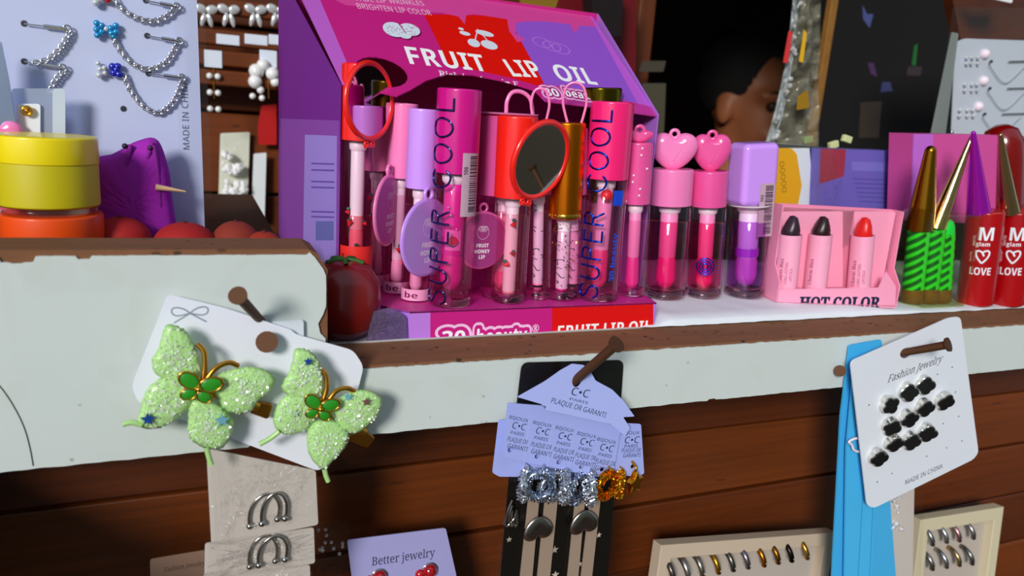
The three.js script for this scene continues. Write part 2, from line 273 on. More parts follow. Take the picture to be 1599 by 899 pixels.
    m.text('MOISTURIZING', [552, -10], [632, -3], 7, { font: '$ sans-serif', fill: '#f0b8d8' }); m.text('FADE LIP WRINKLES', [556, 1], [664, 9], 7, { font: '$ sans-serif', fill: '#f3c3de' }); m.text('BRIGHTEN LIP COLOR', [558, 12 + 1], [675, 24], 8, { font: '$ sans-serif', fill: '#f3c3de' });
    m.text('FRUIT', [636, 99], [764, 112], 26); m.text('LIP', [798, 119], [852, 121], 24); m.text('OIL', [870, 125], [936, 133], 23);
    m.text('Rich in Vitamin E', [686, 118], [812, 136], 8, { font: 'bold $ serif', fill: '#ffe6f4' });
    for (const [c, w] of [['#f9b6e0', 0.8], ['#b02a88', 0.4]]) { m.text('30', [853, 149], [876, 151], 11, { outline: c, ow: w }); m.text('beauty', [884, 150], [940, 158], 11, { outline: c, ow: w }); }
    const blob = (u, v, a, c, f) => { const q = m.p(u, v), s = m.p(u + a, v), r = m.p(u, v - c); x.fillStyle = f; x.beginPath(); x.ellipse(q[0], q[1], Math.abs(s[0] - q[0]), Math.hypot(r[0] - q[0], r[1] - q[1]), 0.2, 0, 7); x.fill(); };
    for (const o of [2.2, 0]) { const f = o ? '#7c0d4c' : '#dfe8f4'; blob(616 + o, 46 + o, 17, 11, f); blob(640 + o, 46 + o, 15, 9, f); blob(632 + o, 54 + o, 10, 6, f); } m.line([[622, 36], [634, 52]], '#a01460', 5); for (let i = 0; i < 50; i++) blob(604 + rnd(0, 46), 40 + rnd(0, 14), 0.8, 0.6, '#b06090');
    blob(740, 67, 9, 6, '#dfe6f2'); blob(764, 70, 12, 6.5, '#dfe6f2'); m.line([[742, 62], [746, 46], [762, 64]], '#dfe6f2', 6); blob(757, 52, 13, 4, '#dfe6f2'); blob(726, 52, 8, 3, '#dfe6f2'); blob(720, 45, 4, 2, '#dfe6f2');
    for (const [u, v] of [[846, 66], [862, 72], [876, 76]]) { const q = m.p(u, v); x.strokeStyle = '#b77be2'; x.lineWidth = 6; x.beginPath(); x.arc(q[0], q[1], 45, 0, 7); x.stroke(); }
  });
  into(B, hp.set(mesh('header', slab(hs, 0.0007, b), std(0xffffff, 0.3, { map: ht }), scene)));
}

// ---------- lip gloss tubes ----------
const GL = {   // letter strokes in a box one unit high
  S: [0.62, [[[0.62, 0.8], [0.5, 0.96], [0.3, 1], [0.1, 0.92], [0.05, 0.74], [0.2, 0.58], [0.45, 0.46], [0.6, 0.3], [0.57, 0.1], [0.36, 0], [0.14, 0.04], [0.02, 0.2]]]],
  U: [0.66, [[[0.03, 1], [0.03, 0.4], [0.06, 0.16], [0.2, 0.02], [0.33, 0], [0.46, 0.02], [0.6, 0.16], [0.63, 0.4], [0.63, 1]]]],
  P: [0.56, [[[0.03, 0], [0.03, 1]], [[0.03, 1], [0.35, 1], [0.52, 0.9], [0.55, 0.74], [0.5, 0.58], [0.35, 0.48], [0.03, 0.48]]]],
  E: [0.5, [[[0.03, 0], [0.03, 1]], [[0.03, 1], [0.5, 1]], [[0.03, 0.52], [0.44, 0.52]], [[0.03, 0], [0.5, 0]]]],
  R: [0.58, [[[0.03, 0], [0.03, 1]], [[0.03, 1], [0.35, 1], [0.52, 0.9], [0.55, 0.75], [0.5, 0.6], [0.35, 0.5], [0.03, 0.5]], [[0.3, 0.5], [0.58, 0]]]],
  C: [0.72, [[[0.7, 0.84], [0.55, 0.97], [0.37, 1], [0.15, 0.9], [0.02, 0.65], [0.02, 0.35], [0.15, 0.1], [0.37, 0], [0.55, 0.03], [0.7, 0.16]]]],
  O: [0.78, [[[0.39, 1], [0.13, 0.88], [0, 0.5], [0.13, 0.12], [0.39, 0], [0.65, 0.12], [0.78, 0.5], [0.65, 0.88], [0.39, 1]]]],
  L: [0.5, [[[0.03, 1], [0.03, 0]], [[0.03, 0], [0.5, 0]]]],
};
function patch(r, f0, f1, y0, y1, n = 14) {     // a label wrapped on a cylinder
  const g = new THREE.PlaneGeometry(1, 1, n, 1), P = g.attributes.position;
  for (let i = 0; i < P.count; i++) { const f = f0 + (f1 - f0) * (P.getX(i) + 0.5), y = y0 + (y1 - y0) * (P.getY(i) + 0.5); P.setXYZ(i, r * Math.sin(f), y, r * Math.cos(f)); }
  g.computeVertexNormals(); return g;
}
const barTex = (num) => canvas(96, 320, (x, w, h) => { x.fillStyle = '#c9a6b8'; x.fillRect(0, 0, w, h); x.fillStyle = '#3a2138'; for (let y = 14; y < h - 20;) { const t = rnd(2, 8); x.fillRect(36, y, 50, t); y += t + rnd(2, 7); } x.save(); x.translate(26, 110); x.rotate(-Math.PI / 2); x.font = 'bold 26px sans-serif'; x.fillText(num, 0, 0); x.restore(); });
const scriptTex = canvas(64, 512, (x, w, h) => { x.fillStyle = '#f4eef4'; x.fillRect(0, 0, w, h); x.strokeStyle = '#1d1a22'; x.lineWidth = 2; for (let i = 0; i < 34; i++) { x.beginPath(); const y = rnd(0, h); x.moveTo(rnd(0, w), y); x.bezierCurveTo(rnd(0, w), y + 20, rnd(0, w), y - 22, rnd(0, w), y + rnd(-12, 18)); x.stroke(); } x.fillStyle = '#111'; x.font = 'bold 26px serif'; x.fillText('uty', 14, 66); });
const beTex = (bg, fg, s) => canvas(256, 128, (x, w, h) => { x.fillStyle = bg; x.fillRect(0, 0, w, h); x.font = 'bold 92px sans-serif'; x.fillStyle = fg; x.fillText(s, 40, 98); });
function frameOf(o) {
  const p = onY(o.base[0], o.base[1], o.y), s = mpp(p), t = at(o.top[0], o.top[1], p.z), d = t.clone().sub(p), Hh = d.length();
  const q = new THREE.Quaternion().setFromUnitVectors(V(0, 1, 0), d.normalize());
  const toCam = C.clone().sub(p).applyQuaternion(q.clone().invert());
  return { p, s, h: Hh, q, r: o.w * s / 2, hv: (v) => (o.base[1] - v) / (o.base[1] - o.top[1]) * Hh, f: Math.atan2(toCam.x, toCam.z) };
}
function bottle(o) {
  const F = frameOf(o), { s, h, r, hv, f } = F, G = thing(o.name || 'lip_gloss_tube', o.label, 'lip gloss', F.p, o.group);
  G.quaternion.copy(F.q); if (o.turn) G.rotateY(o.turn);
  const hc = hv(o.capV), rc = (o.capW ? o.capW * s / 2 : r), rB = r, wall = 0.9;
  mesh('body', lathe([[0.0001, 0], [rB * 0.93, 0], [rB * 0.985, 0.0008], [rB, 0.002], [rB, hc - 0.0002]], 40), o.body || M.clear, G);
  mesh('base', lathe([[0.0001, 0.0006], [rB * 0.9, 0.0006], [rB * 0.95, 0.0018], [rB * 0.95, 0.0042], [rB * 0.7, 0.0052], [0.0001, 0.0046]], 32), M.base, G);
  if (o.liquid) mesh('liquid', lathe([[0.0001, 0.006], [rB * wall * 0.9, 0.0062], [rB * wall, 0.008], [rB * wall, hv(o.liquidV ?? o.capV + 25)], [0.0001, hv(o.liquidV ?? o.capV + 25)]], 30), o.liquid, G);
  if (o.stem) { // neck, rod, applicator
    const a = r * (o.stemR ?? 0.36), y1 = hv(o.stemV), y0 = hv(o.tipV ?? (o.base[1] - 14));
    mesh('neck', lathe([[a * 0.7, hc], [a * 1.25, hc - 0.001], [a * 1.2, hc - 0.004], [a * 0.9, hc - 0.0055]], 24), M.stem, G);
    mesh('stem', lathe([[0.0001, hc - 0.003], [a * 0.98, hc - 0.003], [a, (hc + y1) / 2], [a * 0.98, y1], [0.0001, y1]], 24), o.stem, G);
    mesh('applicator', lathe([[a * 0.9, y1], [a * 1.02, y1 - 0.002], [a * (o.tipR ?? 1.05), y0 + a * 1.2], [a * 0.8, y0 + a * 0.4], [0.0001, y0]].filter((p) => p[1] <= y1 + 1e-6), 24), o.tip || M.stemP, G);
  }
  // cap with rounded shoulders
  if (!o.noCap) mesh('cap', lathe([[rc * 0.86, hc], [rc, hc + 0.0004], [rc, h - 0.001], [rc * 0.965, h - 0.0002], [rc * 0.9, h], [0.0001, h]], 44), o.cap, G);
  return { G, ...F, hc, rc };
}
function letters(b, word, v0, v1, fTop, fBase, mat, rr) {    // chrome letters climbing the tube
  const adv = [...word].map((c) => (c === ' ' ? 0.42 : GL[c][0]) + 0.3), tot = adv.reduce((x, y) => x + y), y0 = b.hv(v0), k = (b.hv(v1) - y0) / tot; let y = y0;
  [...word].forEach((c, i) => {
    if (c !== ' ') {
      const r = Math.max(b.r, b.rc) + 0.0001;
      const put = ([x, q]) => { const f = b.f + fBase + (fTop - fBase) * q, yy = y + x * k; return V(r * Math.sin(f), yy, r * Math.cos(f)); };
      mesh('letter', merge(GL[c][1].flatMap((st) => { const curve = st.length > 2, pts = curve ? st.map(put) : [0, 0.25, 0.5, 0.75, 1].map((t) => put([st[0][0] + (st[1][0] - st[0][0]) * t, st[0][1] + (st[1][1] - st[0][1]) * t])); return [wire(pts, rr, curve ? 36 : 8, false, 7), ball(rr, pts[0], 8, 6), ball(rr, pts[pts.length - 1], 8, 6)]; })), mat, b.G);
    }
    y += adv[i] * k;
  });
}
const berry = std(0xe8202a, 0.4), leafy = std(0x2f8a68, 0.5), bits = (b, n, y0, y1, rad) => { for (let i = 0; i < n; i++) { const f = b.f + rnd(-1.2, 1.2), y = rnd(y0, y1), s = rnd(0.0012, 0.002), p = V(rad * Math.sin(f), y, rad * Math.cos(f)); const m = mesh('fruit_charm', new THREE.ConeGeometry(s, s * 1.7, 8).rotateZ(rnd(0, 6)).translate(p.x, p.y, p.z), berry, b.G); mesh('leaf', new THREE.IcosahedronGeometry(s * 0.65, 0).translate(p.x, p.y + s * 0.9, p.z), leafy, m); } };
const Y0 = YT - 0.0006;
const TG = 'lip gloss tubes on the carton tray';
// far left: red cap with a hinged ring mirror
function hingedMirror(b, cu, cv, ru, rv, tilt, glass, hinge) {
  const p0 = b.G.localToWorld(V(b.rc * 1.12 * Math.sin(b.f + 0.25), b.hv(cv), b.rc * 1.12 * Math.cos(b.f + 0.25))), c = at(cu, cv, p0.z + 0.002), toC = C.clone().sub(c).normalize(), R = rv * mpp(c), yaw = Math.acos(Math.min(0.98, ru / rv));
  const n = toC.clone().applyAxisAngle(V(0, 1, 0), hinge.side * yaw), up = V(0, 1, 0).applyAxisAngle(toC, tilt), x = new THREE.Vector3().crossVectors(up, n), pl = new Plane(c, x, up);
  const ring = pl.set(mesh('mirror_frame', merge([new THREE.TorusGeometry(R * 0.94, R * 0.075, 12, 56), ...[-1, 1].map((k) => new THREE.TorusGeometry(R * 0.06, R * 0.035, 8, 14).translate(k * R * 0.13, -R * 1.08, 0)), rbox(R * 0.34, R * 0.09, R * 0.12, R * 0.02).translate(0, -R * 1.13, 0)]), M.red, scene)); into(b.G, ring);
  const gl = pl.set(mesh('mirror_glass', new THREE.CylinderGeometry(R * 0.9, R * 0.9, R * 0.05, 48).rotateX(Math.PI / 2), glass, scene)); into(b.G, gl);
}
{
  const b = bottle({ label: 'clear tube with red cap and open red ring mirror, leftmost in the carton', base: [554, 462], y: Y0, top: [562, 100], w: 50, capV: 214, capW: 52, cap: M.red, stem: M.stem, stemR: 0.42, stemV: 352, tipV: 440, tip: std(0xf7a9bd, 0.5), liquid: M.clearR, liquidV: 330, group: TG });
  b.G.updateMatrixWorld(true); hingedMirror(b, 577, 158, 37, 61, 0.02, metal(0xe6c2d2, 0.03), { side: 1 });
  bits(b, 4, b.hv(400), b.hv(240), b.r * 0.6);
  mesh('band', patch(b.r * 1.01, b.f - 1.5, b.f + 1.5, b.hv(432), b.hv(376)), std(0xffffff, 0.4, { map: beTex('#f2302c', '#a01018', 'be') }), b.G).userData.label = 'red band with dark letters';
}
// three honey lip oils with round discs
const discTex = (bg) => canvas(512, 512, (x, w, h) => { x.fillStyle = bg; x.fillRect(0, 0, w, h); x.fillStyle = '#fff'; x.textAlign = 'center'; x.font = 'bold 48px sans-serif'; x.fillText('FRUIT', 256, 320); x.fillText('HONEY', 256, 376); x.fillText('LIP', 256, 430); x.strokeStyle = '#ffffffaa'; x.lineWidth = 4; x.beginPath(); x.arc(256, 180, 62, 0, 7); x.stroke(); for (let k = 0; k < 5; k++) { x.beginPath(); x.arc(226 + k * 15, 140 + (k % 2) * 12, 20, 0, 7); x.stroke(); } });
const discMat = { pink: std(0xffffff, 0.3, { map: discTex('#e06bc0') }), lilac: std(0xffffff, 0.3, { map: discTex('#cf9af4') }), dusk: std(0xffffff, 0.3, { map: discTex('#a8397f') }) };
function disc(b, cu, cv, rad, mat, yaw, out = 1.25, rimMat = M.lilac) {
  const p0 = b.G.localToWorld(V(b.r * out * Math.sin(b.f), b.hv(cv), b.r * out * Math.cos(b.f))), c = at(cu, cv, p0.z), toC = C.clone().sub(c).normalize(), n = toC.clone().applyAxisAngle(V(0, 1, 0), yaw), x = new THREE.Vector3().crossVectors(V(0, 1, 0), n), R = rad * mpp(c), pl = new Plane(c, x, V(0, 1, 0));
  const d = into(b.G, pl.set(mesh('disc', lathe([[0.0001, -0.0012], [R * 0.92, -0.0012], [R, -0.0004], [R, 0.0004], [R * 0.93, 0.0011], [0.0001, 0.0011]], 48).rotateX(Math.PI / 2), rimMat, scene)));
  const face = mesh('print', new THREE.CircleGeometry(R * 0.92, 48).translate(0, 0, 0.00125), mat, d);
  mesh('loop', new THREE.TorusGeometry(R * 0.14, R * 0.05, 8, 20).translate(0, R * 1.1, 0), rimMat, d); return d;
}
for (const o of [
  { label: 'pink capped tube seen through the red ring mirror', base: [588, 446], top: [588, 150], w: 42, capV: 262, cap: M.pink },
  { label: 'pink capped lip oil with pink disc, beside the lilac one', base: [618, 457], top: [631, 161], w: 43, capV: 274, cap: M.pink, disc: [606, 328, 56, discMat.pink, 1.18, M.pink] },
  { label: 'lilac capped lip oil with large round lilac disc', base: [648, 468], top: [662, 170], w: 46, capV: 290, cap: M.lilac, disc: [666, 371, 62, discMat.lilac, 0.9, M.lilac] },
]) {
  const b = bottle({ ...o, y: Y0, stem: M.stem, stemR: 0.4, stemV: o.base[1] - 55, tip: std(0xf6b7d6, 0.5), liquid: M.clearP, group: TG }); b.G.updateMatrixWorld(true);
  bits(b, 3, b.hv(o.base[1] - 40), b.hv(o.capV + 20), b.r * 0.6);
  if (o.disc) disc(b, o.disc[0], o.disc[1], o.disc[2], o.disc[3], o.disc[4], 1.2, o.disc[5]);
  mesh('band', patch(b.r * 1.01, b.f - 1.2, b.f + 1.2, b.hv(o.base[1] - 4), b.hv(o.base[1] - 22)), std(0xffffff, 0.4, { map: beTex('#f7a4d0', '#7a1450', 'be') }), b.G);
}
{ // the big magenta tube with climbing chrome letters
  const b = bottle({ label: 'large magenta capped tube with dark chrome letters climbing its side', base: [702, 476], y: Y0, top: [718, 139], w: 66, capV: 265, cap: M.magenta, stem: M.stemM, stemR: 0.5, stemV: 392, tipV: 452, tip: std(0xd8128c, 0.6), liquid: M.clearP, group: TG });
  letters(b, 'SUPER COOL', 468, 144, -1.35, -0.22, M.navyChrome, 0.00058);
  mesh('number_label', patch(b.rc * 1.015, b.f + 0.28, b.f + 1.3, b.hv(328), b.hv(232)), std(0xffffff, 0.5, { map: barTex('106') }), b.G).userData.label = 'barcode sticker';
  mesh('lip_print', patch(b.r * 0.53, b.f - 0.7, b.f + 0.8, b.hv(384), b.hv(352)), std(0xffffff, 0.5, { map: canvas(128, 96, (x) => { x.fillStyle = '#f06cbc'; x.fillRect(0, 0, 128, 96); x.fillStyle = '#d01048'; x.beginPath(); x.moveTo(20, 52); x.quadraticCurveTo(60, 0, 108, 52); x.quadraticCurveTo(60, 90, 20, 52); x.fill(); x.strokeStyle = '#143b5a'; x.lineWidth = 6; x.beginPath(); x.moveTo(18, 56); x.quadraticCurveTo(60, 98, 110, 56); x.stroke(); }) }), b.G);
  for (let i = 0; i < 14; i++) { const f = rnd(0, 6.28), y = rnd(b.hv(470), b.hv(300)); mesh('bubble', ball(rnd(0.0003, 0.0007), V(b.r * 0.7 * Math.sin(f), y, b.r * 0.7 * Math.cos(f)), 8, 6), M.crystal, b.G); }
}
{ // dusky tube with a carrying handle on its lid
  const b = bottle({ label: 'dusky pink capped tube with a small handle on its flat lid', base: [780, 463], y: Y0, top: [794, 180], w: 62, capV: 300, capW: 84, cap: M.dusk, stem: M.stem, stemV: 420, stemR: 0.3, liquid: M.clearP, group: TG });
  mesh('lid', lathe([[0.0001, b.h], [b.rc * 1.06, b.h], [b.rc * 1.06, b.h + 0.0012], [0.0001, b.h + 0.0014]], 40), M.pink, b.G);
  const k = b.rc * 0.5; mesh('handle', wire([[-1, 0], [-0.96, 0.55], [-0.6, 0.92], [0.1, 0.96], [0.75, 0.7], [1.05, 0]].map(([x, y]) => V(b.rc * 0.35 + x * k, b.h + 0.001 + y * 0.0115, 0.002)), 0.0011, 40), M.pink, b.G);
  b.G.updateMatrixWorld(true); disc(b, 752, 375, 46, discMat.dusk, 0.5, 1.15, M.dusk);
}
{ // red capped tube with oval mirror
  const b = bottle({ label: 'clear tube with red cap and tilted oval hand mirror hinged to it', base: [793, 471], y: Y0, top: [808, 181], w: 54, capV: 304, capW: 62, cap: M.red, stem: M.stem, stemR: 0.38, stemV: 452, tip: std(0xf9b6c4, 0.5), liquid: pane(0xffe2e8), group: TG });
  b.G.updateMatrixWorld(true); hingedMirror(b, 844, 250, 40, 64, -0.27, M.mirror, { side: 1 });
  bits(b, 3, b.hv(450), b.hv(330), b.r * 0.6);
}
for (const [label, base, top, loop] of [['clear tube with thin pink ribbon loop, behind the oval mirror', [839, 466], [843, 200], [841, 142, 14]], ['clear tube with larger pink ribbon loop above the gold cap', [894, 464], [897, 200], [893, 134, 18]]]) {
  const b = bottle({ label, base, y: Y0, top, w: 40, capV: 300, cap: phys(0xe85fa8, 0.2, { transmission: 0.35, thickness: 0 }), stem: std(0xffffff, 0.5, { map: scriptTex }), stemR: 0.4, stemV: 440, liquid: M.clearP, group: TG });
  const pw = loop[2] * b.s, ph = b.hv(loop[1]) - b.h; mesh('ribbon_loop', wire([[-0.3, -0.1], [-0.75, 0.3], [-0.95, 0.62], [-0.6, 0.93], [0, 1], [0.6, 0.93], [0.95, 0.62], [0.75, 0.3], [0.3, -0.1]].map(([x, y]) => V(x * pw, b.h + y * ph, 0).applyAxisAngle(V(0, 1, 0), b.f)), 0.00075, 40), M.pink, b.G);
}
{ // gold capped
  const cap = metal(0xee7c12, 0.28); cap.bumpMap = canvas(256, 256, (x) => { x.fillStyle = '#444'; x.fillRect(0, 0, 256, 256); for (let i = 0; i < 70; i++) { x.fillStyle = rnd() > 0.5 ? '#fff' : '#111'; x.fillRect((i % 12) * 21 + 2, rnd(0, 256), 16, rnd(3, 12)); } }); cap.bumpScale = 0.0006;
  const b = bottle({ label: 'gold capped slim tube with black script on its white wand', base: [876, 466], y: Y0, top: [888, 191], w: 54, capV: 331, capW: 52, cap, stem: std(0xffffff, 0.5, { map: scriptTex }), stemR: 0.36, stemV: 448, tip: std(0xe01890, 0.5), liquid: M.clearP, group: TG });
  mesh('collar', lathe([[b.rc * 0.9, b.hc - 0.002], [b.rc * 1.02, b.hc - 0.001], [b.rc * 1.02, b.hc + 0.001], [b.rc * 0.9, b.hc + 0.002]], 36), M.goldB, b.G);
  const fl = new THREE.PlaneGeometry(0.0008, 0.0008), im = new THREE.InstancedMesh(fl, M.goldB, 120), D = new THREE.Object3D(); im.name = 'gold_flake'; im.userData.kind = 'stuff'; b.G.add(im);
  for (let i = 0; i < 120; i++) { const f = rnd(0, 6.28), q = b.r * rnd(0.4, 0.75); D.position.set(q * Math.sin(f), rnd(0.008, b.hc - 0.004), q * Math.cos(f)); D.rotation.set(rnd(0, 6), rnd(0, 6), 0); D.updateMatrix(); im.setMatrixAt(i, D.matrix); }
}
{ const b = bottle({ label: 'dark olive gold capped bottle half hidden behind the hot pink tube', base: [928, 446], y: Y0, top: [940, 137], w: 60, capV: 305, cap: metal(0x6b5a12, 0.2), stem: M.stem, stemV: 420, liquid: M.clearP, group: TG }); }
{ // second lettered tube
  const b = bottle({ label: 'hot pink capped tube with blue chrome letters climbing its side', base: [932, 467], y: Y0, top: [957, 159], w: 64, capV: 275, cap: M.bright, stem: std(0xf7a6d0, 0.4), stemR: 0.36, stemV: 385, tipV: 448, tip: std(0xe8307a, 0.5), liquid: M.clearP, group: TG });
  letters(b, 'SUPER COOL', 458, 163, -1.0, 0.0, M.blueChrome, 0.00058);
  mesh('side_print', patch(b.r * 1.01, b.f + 0.35, b.f + 0.95, b.hv(432), b.hv(345)), std(0xffffff, 0.3, { transparent: true, map: canvas(90, 300, (x, w, h) => { x.clearRect(0, 0, w, h); x.translate(64, h - 4); x.rotate(-Math.PI / 2); x.font = 'bold 56px sans-serif'; x.fillStyle = '#1450e0'; x.fillText('30 beauty', 0, 0, 290); }) }), b.G);
  mesh('charm', ball(0.0032, V(b.r * 0.62 * Math.sin(b.f + 0.1), b.hv(298), b.r * 0.62 * Math.cos(b.f + 0.1))), berry, b.G);
  mesh('sticker', patch(b.r * 1.01, b.f + 0.4, b.f + 0.95, b.hv(312), b.hv(289)), std(0x1446d0, 0.3), b.G);
}
// heart topped tubes
function heart(w, h, t) { const s = new THREE.Shape(); s.moveTo(0, -0.5); s.bezierCurveTo(-0.22, -0.5, -0.52, -0.12, -0.5, 0.16); s.bezierCurveTo(-0.48, 0.5, -0.1, 0.56, 0, 0.28); s.bezierCurveTo(0.1, 0.56, 0.48, 0.5, 0.5, 0.16); s.bezierCurveTo(0.52, -0.12, 0.22, -0.5, 0, -0.5); const g = new THREE.ExtrudeGeometry(s, { depth: 0.02, bevelEnabled: true, bevelThickness: 0.3, bevelSize: 0.26, bevelOffset: -0.26, bevelSegments: 9, curveSegments: 18 }).translate(0, 0, -0.01); return mergeVertices(g.deleteAttribute('uv').deleteAttribute('normal'), 1e-4).scale(w, h, t); }
for (const o of [
  { label: 'hot pink tube with white polka dots, between lettered tube and pale heart', base: [985, 461], y: Y0, top: [998, 222], w: 44, capV: 315, capW: 42, cap: M.rose, hv: 204, dots: 1, hw: 42, hm: M.rose },
  { label: 'pale pink heart topped tube with clear barrel', base: [1037, 462], y: 0.0158, top: [1050, 263], w: 64, capV: 318, capW: 64, cap: M.pink, hv: 210, hw: 70, hm: M.pink, big: 1 },
  { label: 'hot pink heart topped tube with blue swirl sticker', base: [1097, 461], y: 0.0158, top: [1109, 266], w: 56, capV: 320, capW: 54, cap: M.rose, hv: 212, hw: 57, hm: M.rose, big: 1, swirl: 1 },
]) {
  const b = bottle({ ...o, stem: std(0xff9fd0, 0.4), stemR: 0.42, stemV: 398, tipR: 1.15, tipV: 450, tip: std(0xf0359c, 0.45), liquid: o.swirl ? pane(0xffa0cc) : o.big ? pane(0xffb4d8) : M.clearP, group: o.big ? 'heart topped tubes on the paper' : TG });
  const hh = (b.hv(o.hv) - b.h), hg = heart(o.hw * b.s, hh * 1.08, o.hw * b.s * 0.55); hg.computeVertexNormals();
  const hm = mesh('heart', hg, o.hm, b.G); hm.position.set(0, b.h + hh * 0.5, 0); hm.rotation.y = b.f + 0.1;
  mesh('ring', new THREE.TorusGeometry(0.0024, 0.0011, 10, 24).translate(0, hh * 0.46, 0), o.hm, hm);
  if (o.dots) for (let i = 0; i < 9; i++) { const f = b.f + (i % 2 ? 0.2 : -0.25) + (i % 3 - 1) * 0.5, y = b.hv(310 - i * 10); mesh('dot', ball(0.0007, V(b.rc * Math.sin(f), y, b.rc * Math.cos(f)), 8, 6), M.stem, b.G); }
  if (o.swirl) for (let i = 0; i < 3; i++) mesh('sticker', new THREE.TorusGeometry(0.0052 - i * 0.0017, 0.0005, 6, 24).translate(0, 0, b.r * 1.02).applyMatrix4(new THREE.Matrix4().makeRotationY(b.f + 0.05)).translate(0, b.hv(408), 0), M.blueChrome, b.G);
}
{ // lilac squarish
  const o = { label: 'lilac square capped gloss with barcode, beside the lipstick carton', base: [1162, 460], y: 0.0158, top: [1178, 222], w: 62, capV: 316, cap: M.lilac, noCap: 1, stem: std(0xf4e4ff, 0.4), stemR: 0.5, stemV: 398, tip: std(0xe07ad2, 0.5), liquid: pane(0xe4b4f2) };
  const b = bottle(o), w = 60 * b.s, hh = b.h - b.hc, cg = rbox(w, hh, w * 0.8, 0.004, 5).translate(0, b.hc + hh / 2, 0), cap = mesh('cap', cg, M.lilac, b.G); cap.rotation.y = b.f + 0.62;
  mesh('number_label', new THREE.PlaneGeometry(0.011, 0.034).translate(w * 0.18, b.hv(322), w * 0.4 + 0.0003), std(0xffffff, 0.5, { map: barTex('103') }), cap);
  mesh('ring', lathe([[b.r * 0.7, b.hc - 0.0008], [b.r * 1.04, b.hc - 0.0006], [b.r * 1.04, b.hc + 0.0006]], 32), M.stem, b.G);
  mesh('inner_band', lathe([[b.r * 0.55, b.hv(396)], [b.r * 0.55, b.hv(383)]], 24), std(0xc040d8, 0.4), b.G);
}

